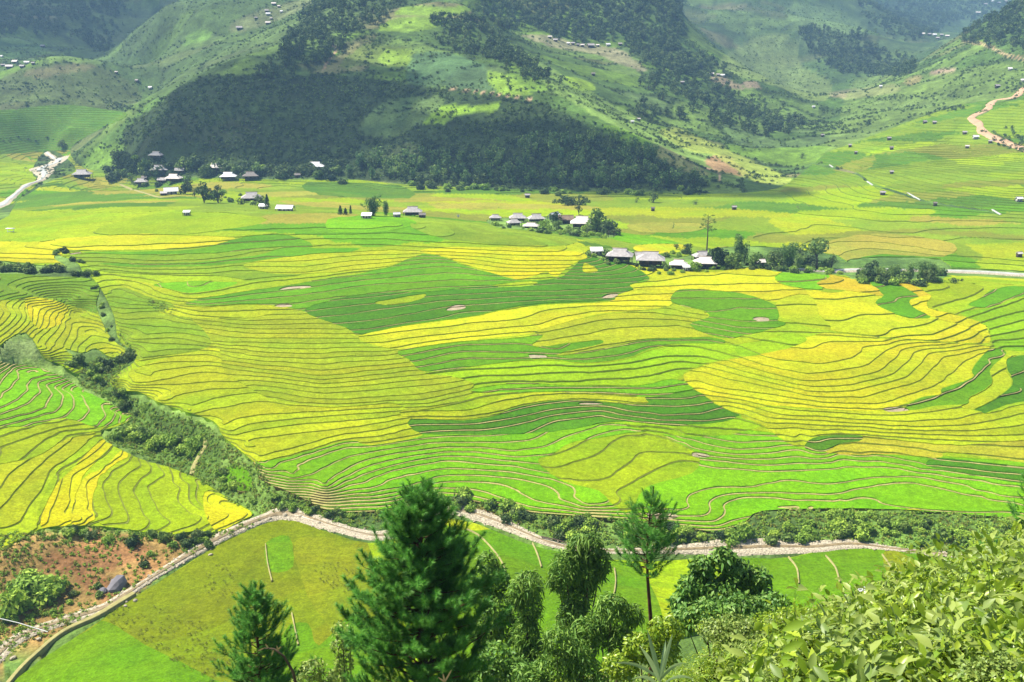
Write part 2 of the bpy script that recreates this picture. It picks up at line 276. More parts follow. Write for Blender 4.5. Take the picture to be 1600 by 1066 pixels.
# ------------------------------------------------------------------ materials
def nodes(mat):
    mat.use_nodes = True; nt = mat.node_tree; return nt, nt.nodes, nt.links, nt.nodes["Principled BSDF"]
MATS = {}
def mat_simple(name, col, rough=0.85, var=0.25, scale=3.0, bump=0.0, bscale=None, spec=0.2, island=0.0, objvar=0.0, trans=0.0, coord='Object', metallic=0.0):
    """Colour with noise mottling, optional per-leaf and per-object variation, translucency for leaves."""
    if name in MATS: return MATS[name]
    m = bpy.data.materials.new(name); nt, N, L, B = nodes(m)
    B.inputs['Roughness'].default_value = rough; B.inputs['Specular IOR Level'].default_value = spec; B.inputs['Metallic'].default_value = metallic
    tc = N.new("ShaderNodeTexCoord"); nz = N.new("ShaderNodeTexNoise"); nz.inputs['Scale'].default_value = scale; nz.inputs['Detail'].default_value = 5
    L.new(tc.outputs[coord], nz.inputs['Vector'])
    mx = N.new("ShaderNodeMix"); mx.data_type = 'RGBA'
    c = np.array(col)
    mx.inputs[6].default_value = (*np.clip(c*(1-var), 0, 1), 1); mx.inputs[7].default_value = (*np.clip(c*(1+var), 0, 1), 1)
    mr = N.new("ShaderNodeMapRange"); mr.inputs[1].default_value = 0.3; mr.inputs[2].default_value = 0.7
    L.new(nz.outputs[0], mr.inputs[0]); L.new(mr.outputs[0], mx.inputs[0]); out = mx.outputs[2]
    if island or objvar:
        hs = N.new("ShaderNodeHueSaturation"); L.new(out, hs.inputs['Color'])
        add = None
        if island:
            g = N.new("ShaderNodeNewGeometry"); r = N.new("ShaderNodeMapRange"); r.inputs[3].default_value = -island; r.inputs[4].default_value = island
            L.new(g.outputs['Random Per Island'], r.inputs[0]); add = r.outputs[0]
        if objvar:
            o = N.new("ShaderNodeObjectInfo"); r2 = N.new("ShaderNodeMapRange"); r2.inputs[3].default_value = -objvar; r2.inputs[4].default_value = objvar
            L.new(o.outputs['Random'], r2.inputs[0])
            if add is None: add = r2.outputs[0]
            else:
                a = N.new("ShaderNodeMath"); a.operation = 'ADD'; L.new(add, a.inputs[0]); L.new(r2.outputs[0], a.inputs[1]); add = a.outputs[0]
        v = N.new("ShaderNodeMath"); v.operation = 'ADD'; v.inputs[1].default_value = 1.0; L.new(add, v.inputs[0]); L.new(v.outputs[0], hs.inputs['Value'])
        h = N.new("ShaderNodeMath"); h.operation = 'MULTIPLY_ADD'; h.inputs[1].default_value = -0.06; h.inputs[2].default_value = 0.5; L.new(add, h.inputs[0]); L.new(h.outputs[0], hs.inputs['Hue'])
        out = hs.outputs[0]
    L.new(out, B.inputs['Base Color'])
    if bump:
        nb = N.new("ShaderNodeTexNoise"); nb.inputs['Scale'].default_value = bscale or scale*4; nb.inputs['Detail'].default_value = 6
        L.new(tc.outputs[coord], nb.inputs['Vector']); bp = N.new("ShaderNodeBump"); bp.inputs['Strength'].default_value = 1.0; bp.inputs['Distance'].default_value = bump
        L.new(nb.outputs[0], bp.inputs['Height']); L.new(bp.outputs[0], B.inputs['Normal'])
    if trans:
        tr = N.new("ShaderNodeBsdfTranslucent"); ms = N.new("ShaderNodeMixShader"); ms.inputs[0].default_value = trans
        L.new(out, tr.inputs[0]); L.new(B.outputs[0], ms.inputs[1]); L.new(tr.outputs[0], ms.inputs[2]); L.new(ms.outputs[0], N["Material Output"].inputs[0])
    MATS[name] = m; return m
def mat_attr(name, attr, rough=0.9, noises=((0.12, 0.35), (1.3, 0.3)), bump=0.12, bscale=2.5, trans=0.0, patch=None):
    """Colour read from a mesh attribute (the crop or plant cover), broken up by noise at several sizes."""
    m = bpy.data.materials.new(name); nt, N, L, B = nodes(m)
    B.inputs['Roughness'].default_value = rough; B.inputs['Specular IOR Level'].default_value = 0.1
    at = N.new("ShaderNodeAttribute"); at.attribute_name = attr; tc = N.new("ShaderNodeTexCoord"); out = at.outputs[0]
    for s, a in noises:
        nz = N.new("ShaderNodeTexNoise"); nz.inputs['Scale'].default_value = s; nz.inputs['Detail'].default_value = 6; nz.inputs['Roughness'].default_value = 0.65; L.new(tc.outputs['Object'], nz.inputs['Vector'])
        r = N.new("ShaderNodeMapRange"); r.inputs[1].default_value = 0.25; r.inputs[2].default_value = 0.75; r.inputs[3].default_value = 1-a; r.inputs[4].default_value = 1+a
        L.new(nz.outputs[0], r.inputs[0]); mm = N.new("ShaderNodeMix"); mm.data_type = 'RGBA'; mm.blend_type = 'MULTIPLY'; mm.inputs[0].default_value = 1
        L.new(out, mm.inputs[6]); L.new(r.outputs[0], mm.inputs[7]); out = mm.outputs[2]
    if patch is not None:                                # ripening: drifts of another hue inside a field
        nz = N.new("ShaderNodeTexNoise"); nz.inputs['Scale'].default_value = 0.045; nz.inputs['Detail'].default_value = 7; L.new(tc.outputs['Object'], nz.inputs['Vector'])
        r = N.new("ShaderNodeMapRange"); r.inputs[1].default_value = 0.46; r.inputs[2].default_value = 0.66; r.inputs[3].default_value = 0; r.inputs[4].default_value = 0.7
        L.new(nz.outputs[0], r.inputs[0]); mm = N.new("ShaderNodeMix"); mm.data_type = 'RGBA'; mm.blend_type = 'MULTIPLY'
        L.new(r.outputs[0], mm.inputs[0]); L.new(out, mm.inputs[6]); mm.inputs[7].default_value = (*patch, 1); out = mm.outputs[2]
    L.new(out, B.inputs['Base Color'])
    if bump:
        nb = N.new("ShaderNodeTexNoise"); nb.inputs['Scale'].default_value = bscale; nb.inputs['Detail'].default_value = 4; L.new(tc.outputs['Object'], nb.inputs['Vector'])
        bp = N.new("ShaderNodeBump"); bp.inputs['Distance'].default_value = bump; bp.inputs['Strength'].default_value = 1.0
        L.new(nb.outputs[0], bp.inputs['Height']); L.new(bp.outputs[0], B.inputs['Normal'])
    if trans:
        tr = N.new("ShaderNodeBsdfTranslucent"); ms = N.new("ShaderNodeMixShader"); ms.inputs[0].default_value = trans
        L.new(out, tr.inputs[0]); L.new(B.outputs[0], ms.inputs[1]); L.new(tr.outputs[0], ms.inputs[2]); L.new(ms.outputs[0], N["Material Output"].inputs[0])
    return m

# ------------------------------------------------------------------ mesh helpers
def np_mesh(name, V, Fc, mats=(), mi=None, smooth=False, attrs=None):
    """V (n,3); Fc (m,3) or (m,4) faces of one size."""
    me = bpy.data.meshes.new(name); V = np.asarray(V, np.float32); Fc = np.asarray(Fc, np.int32); k = Fc.shape[1]
    me.vertices.add(len(V)); me.vertices.foreach_set("co", V.ravel())
    me.loops.add(Fc.size); me.loops.foreach_set("vertex_index", Fc.ravel())
    me.polygons.add(len(Fc)); me.polygons.foreach_set("loop_start", np.arange(0, Fc.size, k, dtype=np.int32)); me.polygons.foreach_set("loop_total", np.full(len(Fc), k, np.int32))
    for m in mats:
        if m is not None: me.materials.append(m)
    if mi is not None: me.polygons.foreach_set("material_index", np.asarray(mi, np.int32))
    if smooth: me.polygons.foreach_set("use_smooth", np.ones(len(Fc), bool))
    for an, arr in (attrs or {}).items():
        a = me.attributes.new(an, 'FLOAT_COLOR', 'POINT'); buf = np.ones((len(V), 4), np.float32); buf[:, :3] = arr; a.data.foreach_set("color", buf.ravel())
    me.update(calc_edges=True); return me
def link(name, me, parent=None, loc=None, rot=None, kind=None, label=None, cat=None, group=None, scale=None):
    o = bpy.data.objects.new(name, me); COL.objects.link(o)
    if parent is not None: o.parent = parent
    if loc is not None: o.location = loc
    if rot is not None: o.rotation_euler = rot
    if scale is not None: o.scale = scale
    if kind: o["kind"] = kind
    if label: o["label"] = label
    if cat: o["category"] = cat
    if group: o["group"] = group
    return o

# ------------------------------------------------------------------ outlines traced from the photograph
# every outline is used only to read which crop, wood or scrub grows at a point of the ground
TERR = [  # where level paddies are cut
 [(-150,170),(0,172),(60,166),(110,164),(170,172),(200,180),(150,205),(110,232),(130,262),(200,273),(350,279),(480,281),(560,281),(640,289),(800,296),(950,299),(1100,303),(1180,300),(1230,288),(1290,240),(1330,225),(1420,190),(1500,165),(1600,150),(1750,150),(1750,815),(1600,812),(1500,803),(1400,797),(1300,796),(1190,800),(1165,815),(1120,832),(1060,822),(960,811),(830,801),(740,783),(660,777),(610,797),(520,799),(480,782),(450,768),(425,758),(405,745),(396,722),(350,684),(335,660),(285,642),(245,628),(215,612),(185,612),(172,592),(205,570),(212,555),(185,530),(180,500),(168,470),(150,440),(130,425),(120,410),(90,398),(85,405),(100,418),(0,408),(-150,400)],
 [(-150,432),(0,428),(70,432),(140,436),(155,455),(150,475),(160,505),(175,530),(200,552),(175,560),(150,545),(128,552),(100,545),(130,570),(120,585),(95,570),(70,560),(40,520),(0,540),(0,565),(50,572),(100,590),(130,610),(190,640),(205,655),(180,668),(158,674),(165,690),(195,706),(225,720),(262,730),(300,745),(320,755),(350,775),(395,802),(380,812),(340,832),(300,832),(250,838),(215,830),(130,822),(60,828),(0,858),(-150,900)],
 [(342,738),(372,728),(392,744),(391,768),(362,764),(346,752)],
 [(20,1066),(150,975),(210,935),(280,890),(350,848),(440,812),(500,828),(575,849),(640,832),(690,812),(740,818),(790,838),(850,858),(950,876),(1050,876),(1150,872),(1230,872),(1330,853),(1440,869),(1520,878),(1560,900),(1540,950),(1300,960),(1160,960),(1040,1010),(960,1040),(850,1080),(500,1120),(0,1120)],
]
NOTERR = [[(760,345),(800,340),(920,340),(960,360),(955,372),(900,366),(840,360),(780,356)],[(918,392),(960,388),(1060,402),(1100,390),(1190,385),(1310,400),(1310,424),(1190,417),(1100,422),(1010,417),(925,402)],[(1330,405),(1470,405),(1470,438),(1330,436)],[(1210,417),(1340,418),(1470,418),(1600,424),(1700,428),(1700,440),(1600,436),(1480,431),(1340,431),(1210,425)],[(-100,345),(0,328),(40,302),(60,285),(50,268),(70,236),(95,240),(118,262),(110,272),(80,283),(50,300),(25,318),(0,345)],[(240,255),(440,262),(510,262),(510,272),(440,281),(340,277),(240,275)]]
CROPS = dict(green=(118,176,6), deepgreen=(94,150,14), brightgreen=(136,200,0), brightlime=(164,208,4), lime=(178,204,14), yellowlime=(196,208,22), yellow=(226,222,24), gold=(230,222,10), orange=(228,204,40), mustard=(198,192,44), olive=(182,196,26), olivegreen=(154,184,28), midgreen=(132,168,26), soil=(214,194,158), tan=(190,184,66), farlime=(156,184,40), fargreen=(112,156,36), farolive=(160,168,52), nearlime=(146,160,14), nearolive=(158,166,20), neargreen=(120,168,6))
ZONES = [  # crop, step between paddies (m), outline
 ('brightgreen',.46,[(396,722),(540,686),(580,694),(660,678),(800,676),(900,666),(1010,660),(1200,676),(1280,703),(1340,706),(1470,714),(1600,722),(1760,730),(1760,840),(1100,850),(400,810)]),
 ('lime',.56,[(840,722),(865,710),(900,692),(1010,674),(1050,690),(1092,712),(1082,742),(1010,762),(985,800),(960,792),(935,768),(880,752)]),
 ('brightlime',.64,[(968,659),(1012,660),(1060,666),(1115,661),(1155,648),(1192,664),(1150,678),(1090,684),(1050,682),(1010,676)]),
 ('deepgreen',.46,[(1470,717),(1600,733),(1760,750),(1760,772),(1600,757),(1500,740),(1448,730)]),
 ('yellowlime',.5,[(172,592),(215,575),(330,542),(345,560),(350,580),(400,614),(455,631),(530,638),(605,631),(635,640),(642,656),(660,680),(580,697),(540,690),(400,724),(350,682),(290,640),(180,614)]),
 ('olive',.44,[(215,565),(200,540),(180,500),(168,470),(195,455),(290,475),(400,470),(470,485),(540,513),(566,525),(576,530),(620,545),(635,560),(650,575),(700,585),(740,600),(725,625),(650,645),(635,640),(605,631),(530,638),(455,631),(400,614),(350,580),(345,560),(330,542)]),
 ('olivegreen',.5,[(180,498),(170,455),(230,455),(300,500),(330,540),(260,556),(210,562),(195,535)]),
 ('olivegreen',.55,[(112,396),(300,395),(400,386),(470,390),(465,395),(400,402),(480,425),(400,440),(350,432),(200,428),(150,421)]),
 ('green',.7,[(155,412),(300,411),(400,400),(445,388),(500,388),(565,389),(500,402),(400,409),(300,417),(200,417)]),
 ('lime',.8,[(-150,330),(150,333),(330,332),(420,345),(330,362),(130,376),(-150,380)]),
 ('gold',.6,[(-150,385),(60,378),(110,388),(95,398),(100,412),(-150,410)]),
 ('yellow',.8,[(60,379),(200,366),(300,368),(365,371),(350,380),(300,387),(200,391),(110,391)]),
 ('green',.8,[(125,395),(200,394),(300,391),(360,376),(395,368),(450,368),(490,386),(440,388),(400,390),(330,397),(200,399)]),
 ('yellowlime',.7,[(175,437),(240,444),(290,462),(340,462),(400,450),(420,455),(300,475),(250,470)]),
 ('brightgreen',.7,[(245,443),(360,440),(368,444),(330,455),(290,459),(260,451)]),
 ('yellowlime',.7,[(245,486),(290,480),(340,478),(400,468),(460,478),(400,496),(350,498),(290,496)]),
 ('green',.55,[(290,474),(400,453),(500,438),(600,420),(660,398),(700,406),(740,421),(800,434),(815,439),(880,432),(905,415),(920,399),(960,404),(1012,430),(1010,440),(985,445),(988,455),(955,470),(850,476),(800,482),(725,497),(650,507),(565,524),(540,513),(470,485),(400,476),(330,478)]),
 ('deepgreen',.55,[(475,485),(560,463),(680,455),(800,446),(850,438),(880,432),(920,401),(960,406),(1012,431),(985,446),(988,456),(955,469),(850,475),(800,481),(725,496),(650,506),(566,523),(540,512)]),
 ('yellowlime',.5,[(380,414),(480,398),(560,394),(640,391),(660,397),(640,405),(600,418),(560,424),(480,428),(430,428)]),
 ('gold',.6,[(655,393),(720,386),(800,386),(900,394),(918,404),(905,409),(880,425),(870,432),(858,430),(853,425),(815,438),(790,434),(740,418),(700,404)]),
 ('gold',.6,[(915,412),(936,424),(920,428),(911,425)]),
 ('lime',.6,[(584,474),(620,467),(663,459),(662,465),(635,475),(607,479)]),
 ('lime',.6,[(768,448),(830,440),(838,445),(800,450)]),
 ('yellow',.66,[(955,402),(1010,415),(1100,426),(1180,418),(1230,426),(1210,437),(1240,450),(1300,460),(1260,476),(1200,470),(1130,455),(1060,453),(1050,468),(985,470),(965,462),(990,455),(985,445),(1012,440),(1010,429),(980,413)]),
 ('yellow',.62,[(560,526),(650,508),(725,498),(800,483),(850,477),(950,472),(965,461),(1000,452),(1060,455),(1052,468),(1045,480),(1000,485),(940,490),(880,505),(830,522),(760,530),(680,541),(620,546),(590,541)]),
 ('olive',.6,[(830,525),(880,505),(940,492),(1000,486),(1045,480),(1060,474),(1100,489),(1106,497),(1100,506),(1116,526),(1010,532),(960,542),(925,552),(870,558),(880,550),(940,535),(900,535),(850,542),(828,540)]),
 ('green',.6,[(622,549),(700,537),(800,529),(850,524),(830,540),(850,543),(900,536),(940,531),(935,540),(880,551),(870,557),(960,543),(1012,532),(1110,528),(1132,536),(1050,539),(1015,546),(975,561),(912,567),(860,561),(800,565),(720,576),(690,581),(655,579),(640,564)]),
 ('brightlime',.7,[(655,583),(720,577),(800,565),(870,563),(912,568),(975,563),(1020,547),(1060,539),(1130,537),(1200,541),(1250,532),(1262,540),(1190,549),(1110,566),(1075,576),(1065,590),(1050,600),(1082,608),(1010,620),(950,616),(880,613),(800,612),(735,613),(740,600),(700,588)]),
 ('brightgreen',.7,[(735,609),(800,598),(900,603),(1000,603),(1050,592),(1084,608),(1025,621),(950,617),(860,613),(760,613)]),
 ('yellowlime',.66,[(630,643),(725,642),(775,627),(800,616),(862,613),(950,616),(1006,621),(1008,632),(925,626),(862,626),(800,638),(770,648),(725,656),(640,655)]),
 ('deepgreen',.66,[(640,656),(725,657),(775,649),(800,639),(862,627),(925,627),(1008,633),(1007,622),(1025,621),(1084,609),(1100,617),(1117,631),(1137,641),(1155,650),(1112,662),(1050,666),(970,658),(900,670),(840,677),(740,680),(660,679)]),
 ('yellow',.6,[(1084,608),(1068,586),(1110,568),(1160,558),(1210,545),(1290,520),(1375,529),(1462,536),(1548,542),(1530,561),(1518,580),(1520,590),(1473,606),(1472,617),(1440,621),(1385,641),(1300,640),(1200,634),(1160,648),(1137,641),(1117,630),(1100,617)]),
 ('yellow',.9,[(1262,455),(1300,458),(1340,452),(1380,462),(1370,470),(1400,489),(1430,498),(1460,495),(1530,509),(1546,535),(1462,534),(1375,527),(1300,516),(1260,495)]),
 ('yellowlime',.9,[(1215,470),(1262,460),(1280,490),(1300,515),(1240,505),(1215,490)]),
 ('orange',.9,[(1280,434),(1300,430),(1340,438),(1370,450),(1381,461),(1340,456),(1290,451),(1275,443)]),
 ('orange',.9,[(1395,442),(1427,442),(1440,452),(1456,463),(1450,471),(1438,466),(1420,455)]),
 ('green',.9,[(1358,440),(1392,441),(1420,455),(1438,467),(1422,470),(1428,480),(1455,497),(1420,497),(1385,485),(1367,472),(1382,461)]),
 ('yellow',.9,[(1440,464),(1455,463),(1450,480),(1500,494),(1540,509),(1546,535),(1520,515),(1460,497),(1428,480),(1422,470)]),
 ('lime',.9,[(1455,462),(1430,443),(1560,445),(1760,450),(1760,462),(1600,456),(1555,452),(1515,477),(1500,490),(1450,478)]),
 ('green',.9,[(1512,478),(1535,464),(1555,451),(1600,447),(1760,452),(1760,470),(1600,464),(1550,481)]),
 ('brightlime',.9,[(1500,490),(1550,482),(1600,466),(1760,472),(1760,560),(1600,548),(1552,542),(1545,512)]),
 ('brightgreen',.9,[(1210,434),(1245,420),(1280,425),(1297,433),(1275,443),(1285,453),(1240,449)]),
 ('green',.62,[(1055,456),(1080,453),(1150,457),(1190,468),(1210,478),(1218,493),(1216,502),(1230,507),(1200,516),(1180,521),(1128,529),(1076,508),(1106,496),(1100,487),(1050,474)]),
 ('brightlime',.7,[(1150,540),(1200,530),(1232,520),(1262,530),(1240,543),(1195,552),(1160,556)]),
 ('green',.9,[(1410,640),(1440,622),(1471,618),(1474,607),(1520,591),(1519,580),(1533,560),(1551,545),(1573,548),(1566,560),(1547,580),(1550,600),(1515,620),(1512,632),(1460,636),(1425,643)]),
 ('yellowlime',.9,[(1500,636),(1513,630),(1516,620),(1550,601),(1548,580),(1567,561),(1590,556),(1572,576),(1581,595),(1574,610),(1540,630),(1518,640)]),
 ('deepgreen',.9,[(1520,642),(1541,630),(1575,611),(1583,595),(1574,576),(1592,556),(1760,560),(1760,640),(1600,628),(1540,646)]),
 ('yellowlime',.56,[(1155,651),(1200,636),(1300,642),(1380,642),(1440,642),(1510,640),(1550,647),(1600,632),(1760,640),(1760,700),(1480,700),(1345,681),(1290,681),(1258,700),(1225,690),(1190,664)]),
 ('mustard',.66,[(1285,705),(1345,683),(1420,690),(1500,696),(1600,688),(1760,690),(1760,740),(1580,721),(1480,707),(1470,717),(1400,711),(1330,712)]),
 ('deepgreen',.66,[(1258,703),(1265,688),(1290,681),(1345,682),(1340,692),(1310,695),(1287,707)]),
 # left spur
 ('midgreen',.66,[(-150,425),(80,428),(145,437),(160,460),(150,490),(100,475),(60,465),(-150,480)]),
 ('yellowlime',.6,[(-150,480),(30,470),(60,465),(100,474),(150,492),(180,525),(205,552),(178,562),(128,553),(70,562),(30,540),(-150,560)]),
 ('gold',.6,[(40,466),(100,474),(105,500),(60,515)]),
 ('brightgreen',.64,[(-150,560),(40,566),(110,592),(150,615),(200,640),(205,655),(150,668),(100,655),(40,668),(-150,690)]),
 ('lime',.64,[(-150,690),(40,668),(100,655),(155,672),(180,690),(60,760),(-150,880)]),
 ('yellowlime',.64,[(-150,760),(40,720),(100,690),(150,676),(140,690),(90,735),(60,800),(40,850),(-150,900)]),
 ('gold',.5,[(64,824),(88,762),(112,735),(160,688),(180,692),(150,722),(128,748),(128,780),(112,818)]),
 ('yellow',.5,[(112,820),(130,750),(160,735),(188,706),(200,716),(172,738),(152,750),(150,812)]),
 ('lime',.5,[(150,812),(155,752),(200,716),(262,732),(300,742),(395,800),(340,840),(215,835)]),
 ('yellow',.5,[(320,770),(360,785),(395,805),(350,835),(325,815)]),
 ('green',1.3,[(342,738),(372,728),(392,744),(391,768),(362,764),(346,752)]),
 # near bank
 ('nearlime',1.3,[(0,1120),(150,975),(210,935),(280,890),(350,848),(440,812),(500,828),(575,849),(575,1120)]),
 ('neargreen',1.6,[(0,1130),(30,1050),(140,985),(165,972),(230,1010),(330,1060),(400,1120)]),
 ('nearolive',1.3,[(460,860),(480,840),(560,860),(575,1000),(520,985),(480,930)]),
 ('neargreen',1.3,[(415,850),(452,838),(458,885),(420,892)]),
 ('neargreen',1.3,[(440,995),(480,975),(500,1010),(560,960),(575,1120),(430,1120)]),
 ('neargreen',1.4,[(640,832),(690,812),(740,818),(790,838),(850,858),(950,876),(1010,900),(1040,1010),(960,1050),(700,1060),(640,960)]),
 ('yellowlime',1.4,[(690,812),(720,808),(772,824),(740,830),(700,824)]),
 ('neargreen',1.4,[(1150,872),(1230,874),(1330,853),(1440,869),(1540,880),(1560,960),(1160,960)]),
 ('nearolive',1.4,[(1378,868),(1400,862),(1440,890),(1444,920),(1400,916)]),
 ('yellow',.5,[(1400,805),(1420,797),(1440,800),(1432,812),(1402,820)]),
]
PATCH = [  # bare threshing patches in the fields
 [(436,452),(450,447),(485,446),(484,449),(440,453)],[(428,478),(440,475),(456,476),(455,480),(432,480)],[(697,483),(712,477),(727,479),(722,484),(700,486)],[(940,466),(950,460),(965,459),(962,464),(948,468)],[(824,556),(830,554),(855,555),(852,559),(833,561)],[(905,632),(907,628),(930,628),(945,630),(944,633)],[(1082,713),(1083,708),(1105,710),(1109,716),(1088,716)],[(1380,642),(1384,638),(1410,637),(1422,642),(1395,645)],[(1176,500),(1182,496),(1200,497),(1203,502),(1188,503)],[(108,396),(125,394),(129,396),(112,398)],[(1010,805),(1016,800),(1055,803),(1057,811),(1018,812)]]
FARTAN = [('tan',[(1310,372),(1400,366),(1490,382),(1475,402),(1380,398),(1310,410),(1240,405)]),('tan',[(980,352),(1020,348),(1100,350),(1085,362),(1000,362)]),('deepgreen',[(1322,416),(1345,408),(1390,402),(1410,410),(1380,420)]),('brightgreen',[(950,362),(1000,368),(1060,380),(1040,388),(960,376)]),('yellow',[(990,385),(1060,382),(1068,392),(1010,398)]),('fargreen',[(480,285),(620,290),(640,310),(500,305)]),('brightgreen',[(510,348),(530,340),(620,338),(650,350),(600,362),(520,362)]),('farlime',[(640,350),(760,355),(900,372),(860,386),(700,375)]),('lime',[(-150,250),(90,262),(60,280),(-150,300)]),('fargreen',[(-150,160),(215,160),(150,210),(110,235),(-150,235)])]
# ------------------------------------------------------------------ terrain sheet
def jig(u, v, x, y, a=2.5):                              # rough the traced outlines up a little
    return u + a*2*fnoise(x, y, 9, 3, 71), v + a*fnoise(x, y, 9, 3, 72)
def polys_min(u, v, polys):
    d = np.full(u.shape, 1e9)
    for p in polys:
        p = crom(p, True, 3); lo = p.min(0)-40; hi = p.max(0)+40
        m = (u > lo[0]) & (u < hi[0]) & (v > lo[1]) & (v < hi[1])
        if m.any(): d[m] = np.minimum(d[m], sdf_poly(u[m], v[m], p))
    return d
def terr_sdf(u, v):
    d = polys_min(u, v, TERR); n = polys_min(u, v, NOTERR)
    for w, l in BUFFER: n = np.minimum(n, sdf_line(u, v, crom(l, False, 3))-w)
    return np.maximum(d, -n)
ROAD = [(1640,120),(1600,138),(1585,152),(1552,158),(1542,172),(1517,184),(1530,194),(1535,206),(1560,218),(1600,234),(1640,250)]
STREAM = [(1240,246),(1300,262),(1340,272),(1362,288),(1400,300),(1430,310),(1462,318),(1545,330),(1562,336)]
BUFFER = [(4, ROAD), (2, STREAM)]
ga = np.concatenate([np.linspace(-1.0, -0.62, 20)[:-1], np.linspace(-0.62, 0.62, 560), np.linspace(0.62, 1.0, 20)[1:]])
gl = np.concatenate([np.geomspace(1.6, 170, 110)[:-1], np.geomspace(170, 700, 150)[:-1], np.geomspace(700, 1500, 150)[:-1], np.geomspace(1500, 5300, 110)])
GA, GY = np.meshgrid(ga, gl); GX = GA*GY
GZ = height(GX, GY); GU, GV = project(GX, GY, GZ)
GU2, GV2 = jig(GU, GV, GX, GY)
gs = terr_sdf(GU, GV)
SHEET = GZ - 1.5*smooth01((-gs)/3.0)*(GY > 150)
sl = np.zeros_like(GZ); sl[1:-1] = np.hypot((GZ[2:]-GZ[:-2])/(GY[2:]-GY[:-2]), 0)
# plant cover colours (what grows there; rounded hill also darkened for shade)
g_dark = lin((58,78,40)); g_mid = lin((92,124,52)); g_light = lin((128,158,70)); g_brown = lin((136,122,84)); soil = lin((176,142,100)); g_lime = lin((124,160,50)); redsoil = lin((156,114,72))
n1 = fnoise(GX, GY, 160, 4, 101)+0.0; n2 = fnoise(GX, GY, 30, 3, 102)
def mixc(a, b, t): t = np.clip(t, 0, 1)[..., None]; return a*(1-t)+b*t
cov = mixc(np.broadcast_to(g_mid, GZ.shape+(3,)), np.broadcast_to(g_light, GZ.shape+(3,)), 0.5+n1*1.3)
cov = mixc(cov, np.broadcast_to(g_dark, cov.shape), np.clip(n2*2.0+0.1, 0, 0.7))
# patchwork of hill plots
hillm = (GY > 730)
nseed = 1100; hx = np.stack([rng.uniform(-1300, 1300, nseed), rng.uniform(740, 2100, nseed)], 1)
pcol = [g_mid, g_light, g_lime, g_mid*0.8, mixc(g_brown, g_mid, np.array(0.5)), g_light*0.9, lin((108,134,74)), lin((150,142,96))]
prob = np.array([.24,.2,.1,.2,.08,.1,.12,.04]); prob /= prob.sum(); pid = rng.choice(len(pcol), nseed, p=prob)
ii = np.where(hillm & (GY < 2100)); px = GX[ii]+vnoise(GX[ii], GY[ii], 40, 7)*22; py = GY[ii]+vnoise(GX[ii], GY[ii], 40, 8)*22; pzz = GZ[ii]
best = np.full(len(px), 1e18); bi = np.zeros(len(px), int); second = np.full(len(px), 1e18)
for k in range(nseed):
    m = np.abs(py-hx[k, 1]) < 130
    if not m.any(): continue
    d = ((px[m]-hx[k, 0])*0.62)**2+(py[m]-hx[k, 1])**2
    b = best[m]; s2 = second[m]; upd = d < b
    s2 = np.where(upd, b, np.minimum(s2, d)); bb = bi[m]; bb[upd] = k; best[m] = np.where(upd, d, b); second[m] = s2; bi[m] = bb
pc = np.array([pcol[pid[k]] for k in range(nseed)])[bi]*(1+0.25*(rng.random(nseed)[bi]-0.5))[:, None]
edge = np.sqrt(second)-np.sqrt(best)
cov[ii] = mixc(cov[ii], pc, np.full(len(px), 0.75)); cov[ii] = mixc(cov[ii], np.broadcast_to(g_dark, (len(px), 3)), np.where(edge < 3.0, 0.6, 0))
HEDGE = np.stack([GX[ii][edge < 2.2], GY[ii][edge < 2.2], pzz[edge < 2.2]], 1)
